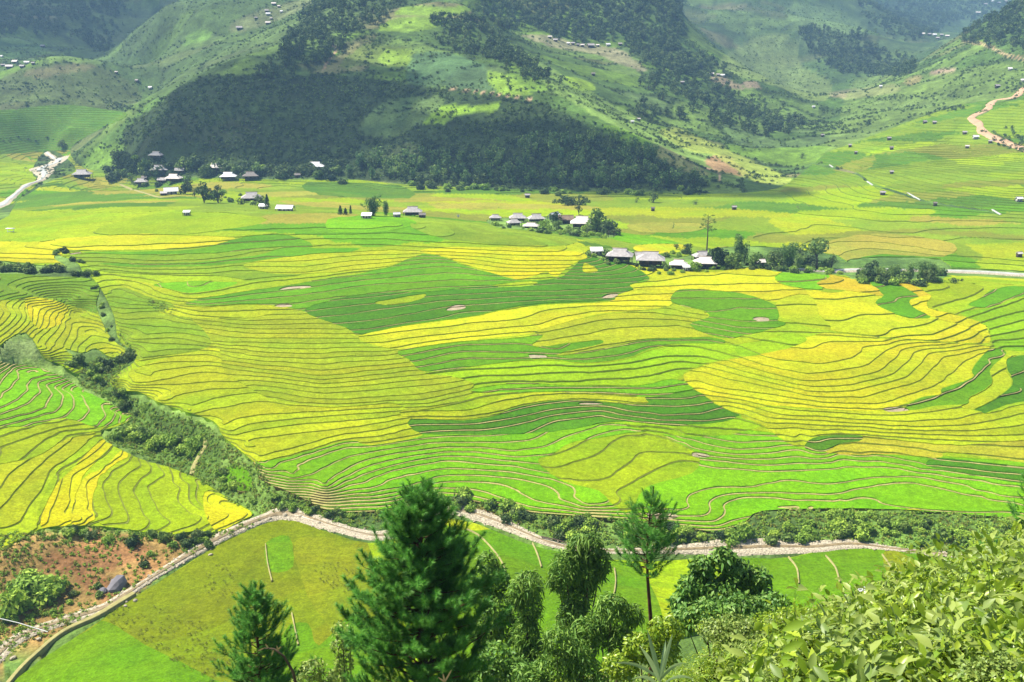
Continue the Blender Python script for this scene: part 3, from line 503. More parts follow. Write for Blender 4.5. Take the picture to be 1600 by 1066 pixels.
COVERS = [  # colour
 (lin((92,116,64)),.55,[(150,90),(300,-20),(640,-20),(540,60),(500,110),(350,110),(250,150),(215,140)]),
 (lin((104,118,66)),.8,[(0,125),(40,108),(110,97),(170,108),(225,150),(170,172),(100,164),(0,172)]),(lin((150,140,96)),.6,[(40,112),(110,100),(150,106),(60,122)]),  # rounded hill's brown-green scrub, darkened in colour in place of cloud shade
 (g_dark,.9,[(195,190),(300,128),(350,117),(500,117),(600,125),(700,140),(830,158),(900,185),(1000,238),(1095,278),(1090,297),(950,296),(800,293),(640,286),(480,279),(200,272),(190,230)]),
 (lin((112,150,66)),.9,[(130,255),(130,245),(200,186),(250,152),(255,158),(195,200),(190,228),(150,240)]),
 (lin((128,166,58)),.95,[(128,258),(150,228),(192,226),(195,235),(160,262)]),
 (lin((150,190,52)),1,[(660,194),(675,178),(695,164),(740,166),(780,161),(770,175),(720,180),(690,195)]),
 (lin((112,140,74)),.8,[(560,205),(600,160),(650,150),(680,165),(655,195),(600,212)]),
 (lin((112,138,72)),.8,[(590,205),(640,165),(690,150),(690,165),(660,192),(610,215)]),
 (lin((124,146,62)),.85,[(530,105),(560,75),(590,72),(640,75),(650,95),(620,105),(575,102)]),
 (lin((150,184,60)),.9,[(594,98),(602,78),(645,80),(636,102)]),
 (lin((146,182,58)),.95,[(590,46),(620,28),(690,28),(688,40),(640,50)]),
 (lin((146,182,58)),.95,[(620,22),(640,8),(700,12),(735,8),(730,20),(680,26)]),
 (lin((102,138,84)),.9,[(635,125),(645,88),(680,80),(740,95),(760,105),(720,115),(680,135)]),
 (lin((96,126,78)),.9,[(690,132),(720,105),(750,105),(780,138),(740,142)]),
 (lin((150,186,60)),.95,[(760,112),(800,122),(832,148),(780,145)]),
 (lin((150,182,84)),.85,[(790,65),(830,88),(900,130),(990,180),(1060,215),(1180,268),(1220,290),(1100,255),(1000,215),(900,165),(840,120)]),
 (lin((168,204,60)),.95,[(880,122),(905,122),(930,135),(925,142),(895,138)]),
 (lin((150,196,56)),.95,[(940,195),(970,200),(1020,224),(1000,228),(960,212)]),
 (lin((156,158,92)),.9,[(1002,232),(1030,228),(1080,252),(1110,275),(1070,268),(1030,248)]),
 (lin((186,152,106)),1,[(1100,252),(1115,244),(1140,246),(1172,274),(1140,272),(1110,262)]),
 (lin((176,190,80)),.75,[(1030,205),(1060,200),(1110,222),(1200,262),(1240,285),(1180,285),(1120,245),(1070,235)]),
 (lin((176,168,128)),.8,[(815,55),(860,55),(900,68),(960,75),(1000,100),(1010,112),(980,105),(930,85),(880,78),(830,62)]),
 (lin((164,146,118)),.9,[(1108,122),(1130,120),(1163,138),(1140,138)]), (lin((170,150,120)),.9,[(1160,128),(1180,128),(1190,138),(1168,138)]),
 (lin((150,170,90)),.7,[(1120,105),(1180,60),(1240,60),(1250,100),(1300,130),(1280,160),(1200,130)]),
 (lin((144,176,94)),.8,[(1225,15),(1290,10),(1350,40),(1340,55),(1260,42)]),
 (lin((176,166,120)),.8,[(1300,145),(1400,132),(1395,145),(1320,155)]),
 (lin((196,168,140)),.9,[(1455,112),(1490,106),(1485,114),(1460,118)]), (lin((196,150,120)),.95,[(1412,132),(1425,120),(1442,120),(1430,132)]),
 (lin((140,146,96)),.6,[(395,20),(470,0),(500,0),(440,30),(370,50),(360,40)]),
 (lin((112,150,70)),.85,[(0,60),(60,68),(70,85),(0,90)]),(lin((120,160,66)),.9,[(285,72),(300,50),(330,48),(325,62)]),(lin((130,160,66)),.9,[(360,115),(375,92),(405,95),(400,115)]),
 (lin((136,162,76)),.55,[(1340,120),(1420,120),(1500,110),(1600,95),(1700,100),(1700,150),(1600,150),(1500,165),(1420,190),(1330,225),(1290,235),(1310,190)]),
 (lin((108,128,60)),.9,[(1530,190),(1560,165),(1600,165),(1700,170),(1700,240),(1600,232),(1560,215)]),
]
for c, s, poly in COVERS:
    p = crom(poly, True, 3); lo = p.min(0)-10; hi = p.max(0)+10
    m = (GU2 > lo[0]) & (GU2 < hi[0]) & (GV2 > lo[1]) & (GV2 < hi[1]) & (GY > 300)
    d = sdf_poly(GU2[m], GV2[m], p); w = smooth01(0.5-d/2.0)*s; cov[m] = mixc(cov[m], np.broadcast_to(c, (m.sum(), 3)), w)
# river beds of pale stones, eroded red bank, paths worn into the hill
def paint_line(line, c, w, s=1.0, ymin=100, nz=0.0):
    l = crom(line, False, 4); lo = l.min(0)-20; hi = l.max(0)+20
    m = (GU > lo[0]) & (GU < hi[0]) & (GV > lo[1]) & (GV < hi[1]) & (GY > ymin)
    d = sdf_line(GU[m], GV[m]+0*GU[m], l); ww = smooth01(0.5+(w-d)/1.5)*s
    cov[m] = mixc(cov[m], np.broadcast_to(c, (m.sum(), 3)), ww)
stone = lin((206,196,178))
nearm = (GY < 150); cov[nearm] = mixc(np.broadcast_to(lin((70,92,42)), (nearm.sum(), 3)), np.broadcast_to(lin((116,120,60)), (nearm.sum(), 3)), 0.5+fnoise(GX[nearm], GY[nearm], 3, 3, 6))
for c, s, poly in ((lin((158,122,74)),.85,[(-100,860),(60,832),(215,835),(330,835),(400,815),(330,850),(250,895),(150,955),(0,1040),(-100,1040)]),(redsoil,.95,[(60,880),(120,850),(200,850),(240,862),(190,885),(120,895)]),(redsoil,.95,[(115,905),(130,893),(160,900),(180,925),(195,940),(170,945),(140,925)]),(redsoil,.8,[(130,830),(150,822),(170,850),(200,870),(170,870),(140,850)]),(redsoil,.7,[(200,895),(250,870),(262,880),(215,930)]),(lin((150,110,70)),.8,[(740,800),(760,792),(775,806),(760,812)]),
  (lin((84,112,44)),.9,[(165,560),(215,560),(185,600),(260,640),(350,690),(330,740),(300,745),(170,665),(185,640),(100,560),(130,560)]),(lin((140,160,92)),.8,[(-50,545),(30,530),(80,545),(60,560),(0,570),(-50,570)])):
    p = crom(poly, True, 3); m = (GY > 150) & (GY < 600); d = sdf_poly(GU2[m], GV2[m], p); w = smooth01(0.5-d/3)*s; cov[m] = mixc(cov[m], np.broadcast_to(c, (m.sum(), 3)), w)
for line, w in (([(520,70),(525,80),(512,95),(506,108)],1.6),([(1505,65),(1540,70),(1570,85),(1600,92)],1.6),([(700,138),(760,145),(830,155)],1.0),([(1100,262),(1122,270),(1125,282)],1.3)): paint_line(line, lin((214,180,140)), w)
ground_mat = mat_attr("ground_cover", "cover", noises=((0.04,.25),(0.13,.4),(0.4,.4),(1.6,.3)), bump=0.6, bscale=0.7)
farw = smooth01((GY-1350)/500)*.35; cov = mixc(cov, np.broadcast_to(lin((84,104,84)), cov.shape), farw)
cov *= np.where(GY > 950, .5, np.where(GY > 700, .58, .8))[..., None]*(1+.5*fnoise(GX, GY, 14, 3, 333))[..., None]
ny, nx = GZ.shape; idx = np.arange(ny*nx).reshape(ny, nx)
Fq = np.stack([idx[:-1, :-1], idx[:-1, 1:], idx[1:, 1:], idx[1:, :-1]], -1).reshape(-1, 4)
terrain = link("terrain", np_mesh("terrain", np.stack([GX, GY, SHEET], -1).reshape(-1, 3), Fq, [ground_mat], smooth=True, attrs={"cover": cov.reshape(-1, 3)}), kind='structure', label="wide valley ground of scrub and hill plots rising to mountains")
print("terrain", time.time()-T0)

# ------------------------------------------------------------------ the rice terraces: level paddies cut out of the slope along its contours
a_ = np.concatenate([np.linspace(-0.66, 0.66, 640)]); y_ = np.concatenate([np.geomspace(142, 620, 310)[:-1], np.geomspace(620, 1300, 110)])
AA, YY = np.meshgrid(a_, y_); XX = AA*YY
bx = XX.ravel(); by = YY.ravel(); bh = height(bx, by)
e = 0.6
gx = (height(bx+e, by)-height(bx-e, by))/(2*e); gy = (height(bx, by+e)-height(bx, by-e))/(2*e); gr = np.maximum(np.hypot(gx, gy), 0.02)
bu, bv = project(bx, by, bh)
# outlines wander a little, as hand-built banks do
wu = bu + 3.0*fnoise(bx, by, 16, 2, 81); wv = bv + 2.0*fnoise(bx, by, 16, 2, 82)
n_y, n_x = XX.shape; bid = np.arange(n_y*n_x).reshape(n_y, n_x)
q00, q01, q11, q10 = bid[:-1, :-1].ravel(), bid[:-1, 1:].ravel(), bid[1:, 1:].ravel(), bid[1:, :-1].ravel()
alt = ((np.arange(n_y-1)[:, None]+np.arange(n_x-1)[None]) % 2 == 0).ravel()
tri = np.concatenate([np.stack([q00, q01, q11], 1)[alt], np.stack([q00, q11, q10], 1)[alt], np.stack([q00, q01, q10], 1)[~alt], np.stack([q01, q11, q10], 1)[~alt]])
S = terr_sdf(bu, bv)
tri = tri[(S[tri].min(1) < 0)]
NB = len(bx)
Q = np.stack([bx, by, bh, gr, wu, wv, S], 1)             # per-vertex values: they are all carried along when triangles are cut
T = Q[tri]                                               # (n,3,7)
def cut(T, s):
    """split triangles by scalar s (n,3); returns (T_neg, parent), (T_pos, parent)"""
    par = np.arange(len(T)); neg = (s < 0); c = neg.sum(1)
    oN = [T[c == 3]]; pN = [par[c == 3]]; oP = [T[c == 0]]; pP = [par[c == 0]]
    for k in (1, 2):
        m = c == k
        if not m.any(): continue
        t = T[m]; ss = s[m]; ng = neg[m]; lone = np.argmax(ng if k == 1 else ~ng, 1); r = np.arange(len(t))
        a, b, d = t[r, lone], t[r, (lone+1) % 3], t[r, (lone+2) % 3]; sa, sb, sd_ = ss[r, lone], ss[r, (lone+1) % 3], ss[r, (lone+2) % 3]
        ab = a+(b-a)*(sa/(sa-sb))[:, None]; ad = a+(d-a)*(sa/(sa-sd_))[:, None]
        one = np.stack([a, ab, ad], 1); two = np.concatenate([np.stack([ab, b, d], 1), np.stack([ab, d, ad], 1)]); pp = par[m]
        if k == 1: oN.append(one); pN.append(pp); oP.append(two); pP.append(np.concatenate([pp, pp]))
        else: oP.append(one); pP.append(pp); oN.append(two); pN.append(np.concatenate([pp, pp]))
    return (np.concatenate(oN), np.concatenate(pN)), (np.concatenate(oP), np.concatenate(pP))
(T, p_), _ = cut(T, T[:, :, 6])
zone = np.zeros(len(T), int)
crop_list = ['lime']; step_list = [0.7]; bund_list = []
def add_zone(crop, step, poly, sub=3):
    global T, zone
    p = crom(poly, True, sub); lo = p.min(0)-4; hi = p.max(0)+4
    cu = T[:, :, 4]; cv_ = T[:, :, 5]
    m = (cu.max(1) > lo[0]) & (cu.min(1) < hi[0]) & (cv_.max(1) > lo[1]) & (cv_.min(1) < hi[1])
    if not m.any(): return
    zi = len(crop_list); crop_list.append(crop); step_list.append(step)
    t = T[m]; z = zone[m]; s = sdf_poly(t[:, :, 4].ravel(), t[:, :, 5].ravel(), p).reshape(-1, 3); s = np.where(np.abs(s) < 0.02, 0.02, s)
    (tn, pn), (tp, pp) = cut(t, s)
    T = np.concatenate([T[~m], tn, tp]); zone = np.concatenate([zone[~m], np.full(len(tn), zi), z[pp]])
# far fields: a patchwork of plots
far = T[:, :, 1].mean(1) > 470
zi0 = len(crop_list); farc = ['farlime','fargreen','farolive','yellowlime','lime','farlime','farlime','green','lime','tan']
for c in farc: crop_list.append(c); step_list.append(0.55)
for crop, step, poly in ZONES: add_zone(crop, step, poly)
farz = []
for crop, poly in FARTAN: add_zone(crop, 0.55, poly)
print("zones", len(T), time.time()-T0)
# levels
step = np.array(step_list)
base_far = (T[:, :, 1].mean(1) > 560)
st = step[zone]; st = np.where(base_far & (zone == 0), 0.8, st)
slope_far = T[:, :, 3].mean(1)
st = np.where((T[:, :, 1].mean(1) > 620) & (slope_far > 0.16), 2.2, st)
off = (zone*0.37) % 1.0
lev = None
Lc = T[:, :, 2]/st[:, None]+off[:, None]
Tq = np.concatenate([T, Lc[:, :, None]], 2); done = []; dz_done = []; ds_done = []; zz = zone; s_ = st
while len(Tq):
    L0 = np.floor(Tq[:, :, 7].min(1)+1e-6)+1; over = Tq[:, :, 7].max(1) > L0+1e-6
    done.append(Tq[~over]); dz_done.append(zz[~over]); ds_done.append(s_[~over])
    Tq2 = Tq[over]; z2 = zz[over]; s2 = s_[over]
    if not len(Tq2): break
    (tn, pn), (tp, pp) = cut(Tq2, Tq2[:, :, 7]-L0[over][:, None])
    done.append(tn); dz_done.append(z2[pn]); ds_done.append(s2[pn])
    Tq, zz, s_ = tp, z2[pp], s2[pp]
T = np.concatenate(done); zone = np.concatenate(dz_done); st = np.concatenate(ds_done)
lev = np.floor(T[:, :, 7].mean(1)).astype(int); offz = (zone*0.37) % 1.0
print("levels", len(T), time.time()-T0)
# bare patches are cut after the levels so that they sit level in their paddy
CROPN = list(CROPS); cropi = np.array([CROPN.index(c) for c in crop_list])[zone]
patch = np.zeros(len(T), int)
for pk, poly in enumerate(PATCH):
    p = crom(poly, True, 3); m = (T[:, :, 4].max(1) > p[:, 0].min()-3) & (T[:, :, 4].min(1) < p[:, 0].max()+3) & (T[:, :, 5].max(1) > p[:, 1].min()-3) & (T[:, :, 5].min(1) < p[:, 1].max()+3)
    t = T[m]; s = sdf_poly(t[:, :, 4].ravel(), t[:, :, 5].ravel(), p).reshape(-1, 3); s = np.where(np.abs(s) < 0.02, 0.02, s)
    (tn, pn), (tp, pp) = cut(t, s)
    cat = lambda A: np.concatenate([A[~m], A[m][pn], A[m][pp]])
    zone, st, lev, offz, cropi = map(cat, (zone, st, lev, offz, cropi)); patch = np.concatenate([patch[~m], np.full(len(tn), pk+1), patch[m][pp]]); T = np.concatenate([T[~m], tn, tp])
# the grassy bank top along the outer edge of each paddy
bundw = {'green':.5,'deepgreen':.5,'brightgreen':.5,'neargreen':.3,'brightlime':.28,'lime':.36,'soil':.3}
bw = np.array([bundw.get(c, .2) for c in CROPN])[cropi]; bw = np.where(T[:, :, 1].mean(1) > 560, 0.5, bw); bw = np.where((st > 1.2) & (T[:, :, 1].mean(1) < 420), 0.0, bw)
sL = (T[:, :, 7]-lev[:, None])*st[:, None]/T[:, :, 3]-(bw*(1+0.5*vnoise(T[:, 0, 0], T[:, 0, 1], 7, 5)))[:, None]
(tn, pn), (tp, pp) = cut(T, sL)
cat = lambda A: np.concatenate([A[pn], A[pp]])
bund = np.concatenate([np.ones(len(tn), bool), np.zeros(len(tp), bool)]); zone, st, lev, offz, cropi, patch = map(cat, (zone, st, lev, offz, cropi, patch)); T = np.concatenate([tn, tp])
# drop slivers
ar = np.abs((T[:, 1, 0]-T[:, 0, 0])*(T[:, 2, 1]-T[:, 0, 1])-(T[:, 2, 0]-T[:, 0, 0])*(T[:, 1, 1]-T[:, 0, 1]))*0.5
k = ar > 1e-5; T, zone, st, lev, offz, cropi, patch, bund = T[k], zone[k], st[k], lev[k], offz[k], cropi[k], patch[k], bund[k]
# weld corners
kx = np.round(T[:, :, 0]/0.004).astype(np.int64); ky = np.round(T[:, :, 1]/0.004).astype(np.int64)
kk = (kx+4000000)*10000000+ky; uq, vi = np.unique(kk.ravel(), return_inverse=True); vi = vi.reshape(-1, 3)
k = (vi[:, 0] != vi[:, 1]) & (vi[:, 1] != vi[:, 2]) & (vi[:, 0] != vi[:, 2])
T, zone, st, lev, offz, cropi, patch, bund, vi = T[k], zone[k], st[k], lev[k], offz[k], cropi[k], patch[k], bund[k], vi[k]
wind = ((T[:, 1, 0]-T[:, 0, 0])*(T[:, 2, 1]-T[:, 0, 1])-(T[:, 2, 0]-T[:, 0, 0])*(T[:, 1, 1]-T[:, 0, 1])) < 0
vi[wind] = vi[wind][:, [0, 2, 1]]; T[wind] = T[wind][:, [0, 2, 1]]
nT = len(T)
# neighbours
E = np.concatenate([vi[:, [0, 1]], vi[:, [1, 2]], vi[:, [2, 0]]]); et = np.tile(np.arange(nT), 3)
ek = np.minimum(E[:, 0], E[:, 1]).astype(np.int64)*len(uq)+np.maximum(E[:, 0], E[:, 1])
order = np.argsort(ek, kind='stable'); eks = ek[order]; same = np.zeros(len(ek), bool); nb = np.full(len(ek), -1)
pairm = eks[1:] == eks[:-1]; i0 = order[:-1][pairm]; i1 = order[1:][pairm]; nb[i0] = et[i1]; nb[i1] = et[i0]
# paddies = connected triangles of one zone, level and patch
lab = np.arange(nT); lk = zone*1000003+lev*131+patch*17
okp = (lk[et[i0]] == lk[et[i1]]) & (zone[et[i0]] == zone[et[i1]]) & (lev[et[i0]] == lev[et[i1]]) & (patch[et[i0]] == patch[et[i1]])
pa, pb = et[i0][okp], et[i1][okp]
while True:
    m = np.minimum(lab[pa], lab[pb]); new = lab.copy(); np.minimum.at(new, lab[pa], m); np.minimum.at(new, lab[pb], m)
    new = new[new]; new = new[new]
    if (new == lab).all(): break
    lab = new
_, lab = np.unique(lab, return_inverse=True); NP_ = lab.max()+1
print("paddies", NP_, nT, time.time()-T0)
# heights: paddy floor, then the crop standing on it
ch = {'soil':0.06}
crop_h = np.array([.36 if c in ('green','deepgreen','brightgreen') else .3 for c in CROPN])[cropi]
crop_h = np.where(patch > 0, 0.04, crop_h)
vx = np.zeros(len(uq)); vy = np.zeros(len(uq)); vh = np.zeros(len(uq)); vx[vi] = T[:, :, 0]; vy[vi] = T[:, :, 1]; vh[vi] = T[:, :, 2]
tcy = T[:, :, 1].mean(1)
isgreen = np.isin(cropi, [CROPN.index(c) for c in ('green','deepgreen','brightgreen','brightlime')])
tilt = np.where(st > 1.2, 1.0, np.where(tcy > 900, .85, np.where(tcy > 560, .6, np.where(isgreen & (tcy < 340), .36, .52)))); tilt = np.where((tcy > 600) & (st > 1.2), .88, tilt)
baseh = np.where(bund & (patch == 0), 0.14, crop_h*np.where(st > 1.2, .4, 1.0))
def surf(ti, vids):                                      # height of paddy triangle ti at welded corners vids
    fr = np.clip(vh[vids]/st[ti]+offz[ti]-lev[ti], 0, 1)
    return (lev[ti]-offz[ti])*st[ti]+tilt[ti]*fr*st[ti]
r_ = np.random.default_rng(3)
# colour of each paddy
prow = np.zeros(NP_, int); prow[lab] = cropi
ppatch = np.zeros(NP_, int); ppatch[lab] = patch
pzone = np.zeros(NP_, int); pzone[lab] = zone
pcy = np.zeros(NP_); pcx = np.zeros(NP_); cnt = np.bincount(lab, minlength=NP_); pcy = np.bincount(lab, T[:, :, 1].mean(1), NP_)/cnt; pcx = np.bincount(lab, T[:, :, 0].mean(1), NP_)/cnt
pal = np.array([lin(CROPS[c]) for c in CROPN])
pc = pal[prow].copy()
isfar = (pzone == 0) & (pcy > 440)
# far fields: colour by plot (cells of a few paddies) rather than by paddy alone
fs = np.stack([r_.uniform(-700, 700, 500), r_.uniform(430, 1300, 500)], 1); fch = r_.integers(0, len(farc), 500)
upslope = (fs[:, 1] > 640) & (fs[:, 0] > 150); fch[upslope] = r_.choice([0, 1, 2, 5, 6, 4], upslope.sum())
farcol = np.array([lin(CROPS[c]) for c in farc])
pc *= (1+0.22*(r_.random((NP_, 1))-0.5)); pc[:, 0] *= 1+0.16*(r_.random(NP_)-0.5)
pc[ppatch > 0] = lin(CROPS['soil'])*(0.85+0.3*r_.random(((ppatch > 0).sum(), 1)))
CROPSCALE = 0.52
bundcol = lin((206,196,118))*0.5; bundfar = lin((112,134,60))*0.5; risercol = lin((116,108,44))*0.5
# triangle soup -> one mesh per paddy
hv = (fnoise(vx, vy, 3.1, 2, 91)*0.16)                   # the crop stands unevenly
allt = np.arange(nT)
floorv = np.stack([surf(allt, vi[:, j]) for j in range(3)], 1)
vz = floorv+baseh[:, None]+np.where((bund | (patch > 0))[:, None], 0.3, 1.0)*hv[vi]
fcol = pc[lab][:, None, :]*np.ones((1, 3, 1))*CROPSCALE
ft = isfar[lab]
if ft.any():
    fx = vx[vi[ft]]; fy = vy[vi[ft]]; cx = fx.mean(1)+12*fnoise(fx.mean(1), fy.mean(1), 20, 2, 61); cyy = fy.mean(1)+12*fnoise(fx.mean(1), fy.mean(1), 20, 2, 62)
    bd = np.full(len(cx), 1e18); bk = np.zeros(len(cx), int)
    for q in range(500):
        d = ((cx-fs[q, 0])*0.5)**2+(cyy-fs[q, 1])**2; u_ = d < bd; bd[u_] = d[u_]; bk[u_] = q
    fcol[ft] = (farcol[fch[bk]]*(0.9+0.2*r_.random(500)[bk])[:, None])[:, None, :]*CROPSCALE*(1+0.15*(r_.random(NP_)[lab[ft]]-0.5))[:, None, None]
bb_ = bund & (patch == 0); farb = T[:, :, 1].mean(1) > 470
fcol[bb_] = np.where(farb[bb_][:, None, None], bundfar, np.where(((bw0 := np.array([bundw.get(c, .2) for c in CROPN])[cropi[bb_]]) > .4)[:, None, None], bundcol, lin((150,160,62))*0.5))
# walls
nbt = nb.reshape(3, nT); E3 = E.reshape(3, nT, 2)
WV = []; WC = []; WL = []; WM = []
for j in range(3):
    nbr = nbt[j]; a = j; b = (j+1) % 3; nq = np.maximum(nbr, 0)
    za = vz[:, a]; zb = vz[:, b]; hva = hv[vi[:, a]]; hvb = hv[vi[:, b]]
    rg = np.where(bund | (patch > 0), .3, 1.0); nbse = baseh[nq]; rgn = rg[nq]
    na = surf(nq, vi[:, a])+nbse+rgn*hva; nb2 = surf(nq, vi[:, b])+nbse+rgn*hvb
    inner = (nbr >= 0) & (lab[nq] == lab)
    drop = np.minimum(na-za, nb2-zb)
    need = (nbr < 0) | ((drop < -0.02) & (~inner | (bund != bund[nq])))
    skirt = np.where(st > 1.2, .5, st*1.25+0.4)
    la = np.where(nbr >= 0, na-nbse-0.02, floorv[:, a]-skirt); lb = np.where(nbr >= 0, nb2-nbse-0.02, floorv[:, b]-skirt)
    la = np.minimum(la, za-0.01); lb = np.minimum(lb, zb-0.01)
    ix = np.where(need)[0]
    ax, ay, bx_, by_ = vx[vi[ix, a]], vy[vi[ix, a]], vx[vi[ix, b]], vy[vi[ix, b]]
    WV.append(np.stack([np.stack([ax, ay, za[ix]], 1), np.stack([bx_, by_, zb[ix]], 1), np.stack([bx_, by_, lb[ix]], 1), np.stack([ax, ay, la[ix]], 1)], 1))
    isb = (bund[ix] | (nbr[ix] < 0))
    yel = np.array([c not in ('green','deepgreen','brightgreen') for c in CROPN])[cropi[ix]]
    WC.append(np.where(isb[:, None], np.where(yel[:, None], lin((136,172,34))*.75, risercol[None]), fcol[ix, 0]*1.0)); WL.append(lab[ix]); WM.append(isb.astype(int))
WV = np.concatenate(WV); WC = np.concatenate(WC); WL = np.concatenate(WL); WM = np.concatenate(WM)
print("walls", len(WV), time.time()-T0)
rice_mat = mat_attr("rice_crop", "crop", noises=((0.03,.16),(0.25,.2),(0.8,.34),(2.2,.38)), bump=0.2, bscale=1.8, trans=0.12, patch=(0.74,0.93,0.8))
bank_mat = mat_attr("grass_bank", "crop", noises=((0.4,.3),(2.5,.4)), bump=0.15, bscale=2.0)
# how large each paddy shows in the photograph
pu, pv = project(T[:, :, 0], T[:, :, 1], vz); pa_ = np.abs((pu[:, 1]-pu[:, 0])*(pv[:, 2]-pv[:, 0])-(pu[:, 2]-pu[:, 0])*(pv[:, 1]-pv[:, 0]))/2
inf = (pu.mean(1) > 0) & (pu.mean(1) < 1600) & (pv.mean(1) > 0) & (pv.mean(1) < 1066); shown = np.bincount(lab, pa_*inf, NP_)
rank = np.argsort(-shown); is_part = np.zeros(NP_, bool); is_part[rank[:299]] = True
terraces = bpy.data.objects.new("rice_terraces", None); COL.objects.link(terraces); terraces["kind"] = 'structure'; terraces["label"] = "curving green and yellow rice terraces stepping down to the stony river"
SV = np.stack([vx[vi], vy[vi], vz], 2)                   # (nT,3,3)
def build_paddies(sel_t, sel_w, name, kind=None):
    v1 = SV[sel_t].reshape(-1, 3); c1 = fcol[sel_t].reshape(-1, 3); ky = np.round(v1*np.array([250, 250, 60])).astype(np.int64)
    # weld the flat pieces so that they shade smoothly
    kk = ((ky[:, 0]+400000)*2000000+ky[:, 1])*4096+(ky[:, 2] & 4095); cc = (bund[sel_t].repeat(3)).astype(np.int64); _, f_i, inv = np.unique(np.stack([kk, cc+2*lab[sel_t].repeat(3)], 1), axis=0, return_index=True, return_inverse=True)
    inv = inv.ravel(); v1u = v1[f_i]; c1u = c1[f_i]; f1 = inv.reshape(-1, 3)
    w = WV[sel_w]; n1_ = len(v1u); v2 = w.reshape(-1, 3); c2 = np.repeat(WC[sel_w], 4, 0); b4 = n1_+np.arange(len(w))*4
    f2 = np.concatenate([np.stack([b4+1, b4, b4+3], 1), np.stack([b4+1, b4+3, b4+2], 1)])
    mi = np.concatenate([(bund[sel_t] & (patch[sel_t] == 0)).astype(int), np.tile(WM[sel_w], 2)])
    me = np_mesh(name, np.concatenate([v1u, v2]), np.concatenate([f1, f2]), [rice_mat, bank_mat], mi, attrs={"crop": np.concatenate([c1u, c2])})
    return link(name, me, terraces, kind=kind)
ot = np.argsort(lab, kind='stable'); ow = np.argsort(WL, kind='stable'); bt = np.searchsorted(lab[ot], np.arange(NP_+1)); bwk = np.searchsorted(WL[ow], np.arange(NP_+1))
for p in rank[:299]:
    build_paddies(ot[bt[p]:bt[p+1]], ow[bwk[p]:bwk[p+1]], "seedling_patch" if ppatch[p] else "rice_paddy")
build_paddies(np.where(~is_part[lab])[0], np.where(~is_part[WL])[0], "small_paddies", 'stuff')
print("terraces built", time.time()-T0)
# ------------------------------------------------------------------ river beds, road and paths: ribbons laid on the ground
def ground_line(pix, step=3.0, d0=120):
    pts = [hit(u, v, d0) for u, v in crom(pix, False, 3)]
    return resample(np.array(pts), step)
def ribbon(name, pix, halfw, mat, lift=0.12, kind='structure', label=None, wob=0.25, d0=120, sag=0.0, step=2.5, pts=None):
    p = ground_line(pix, step, d0) if pts is None else pts; t = np.gradient(p[:, :2], axis=0); t /= np.linalg.norm(t, axis=1)[:, None]+1e-9
    nrm = np.stack([-t[:, 1], t[:, 0]], 1); V = []
    hw = halfw*(1+wob*2*fnoise(p[:, 0], p[:, 1], 14, 3, 33)) if np.isscalar(halfw) else np.interp(np.linspace(0, 1, len(p)), np.linspace(0, 1, len(halfw)), halfw)*(1+wob*2*fnoise(p[:, 0], p[:, 1], 14, 3, 33))
    offs = np.array([-1.25, -1, -.5, 0, .5, 1, 1.25])
    for o in offs:
        q = p[:, :2]+nrm*(o*hw)[:, None]; z = height(q[:, 0], q[:, 1])+lift-sag*(1-min(1, o*o))
        if abs(o) > 1.1: z = z-lift-0.5
        V.append(np.column_stack([q, z]))
    n = len(p); V = np.stack(V, 1).reshape(-1, 3); k = len(offs); ii = np.arange(n*k).reshape(n, k)
    Fq = np.stack([ii[:-1, :-1], ii[1:, :-1], ii[1:, 1:], ii[:-1, 1:]], -1).reshape(-1, 4)
    me = np_mesh(name, V, Fq, [mat], smooth=True)
    if me.polygons[0].normal.z < 0 and me.polygons[k//2].normal.z < 0: me.flip_normals()
    return link(name, me, kind=kind, label=label), p, hw, nrm
stone_mat = mat_simple("river_stones", lin((214,200,172))*0.6, 0.9, 0.5, 2.4, bump=0.35, bscale=2.6)
water_mat = mat_simple("shallow_water", lin((180,158,116))*0.5, 0.3, 0.3, 0.9, bump=0.03, bscale=3, spec=0.5)
white_water = mat_simple("broken_water_glint", lin((222,224,214))*0.55, 0.5, 0.25, 0.6, bump=0.1, bscale=1.5)  # white for broken water and for painted glints
path_mat = mat_simple("trodden_earth", lin((196,188,120))*0.5, 0.95, 0.2, 0.8, bump=0.05)
road_mat = mat_simple("red_road_earth", lin((216,178,140))*0.62, 0.95, 0.2, 0.2, bump=0.1)
rv = [(-60,1085),(0,1022),(40,992),(110,968),(165,950),(200,928),(260,890),(330,848),(400,815),(450,803),(510,820),(560,834),(600,838),(650,822),(690,799),(730,801),(790,822),(840,843),(885,856),(940,862),(1000,862),(1060,860),(1110,858),(1160,857),(1210,855),(1270,856),(1330,851),(1390,858),(1430,862),(1480,868),(1540,873),(1620,878)]
RB, rp, rhw, rnrm = ribbon("riverbed", rv, [1.8,1.6,1.3,1.1,1.1,1.2,1.6,1.8,2.0,1.7,1.5,1.2,1.0,1.0,2.0,2.6,1.8,.8,.9,.8], stone_mat, 0.25, label="pale stony bed of the stream between the fields")
ribbon("stream_water", rv, 0.38, water_mat, 0.36, wob=0.5, label="thin brown trickle of water in the stony bed")
FR = [(-30,334),(0,322),(20,308),(42,290),(62,283),(70,272),(64,264),(80,258),(92,252),(80,245),(72,239)]
ribbon("far_riverbed", FR, [6,5,2.5,2.5,5,9,8,3,2], stone_mat, 0.5, label="bright stony river bend beside the dark hill", d0=400, step=5)
ribbon("far_river_water", FR, [2.5,2.5,1.2,1.2,1.8,3,2.5,1.2,1], white_water, 0.8, wob=.5, label="white broken water in the far river bend", d0=400, step=5)
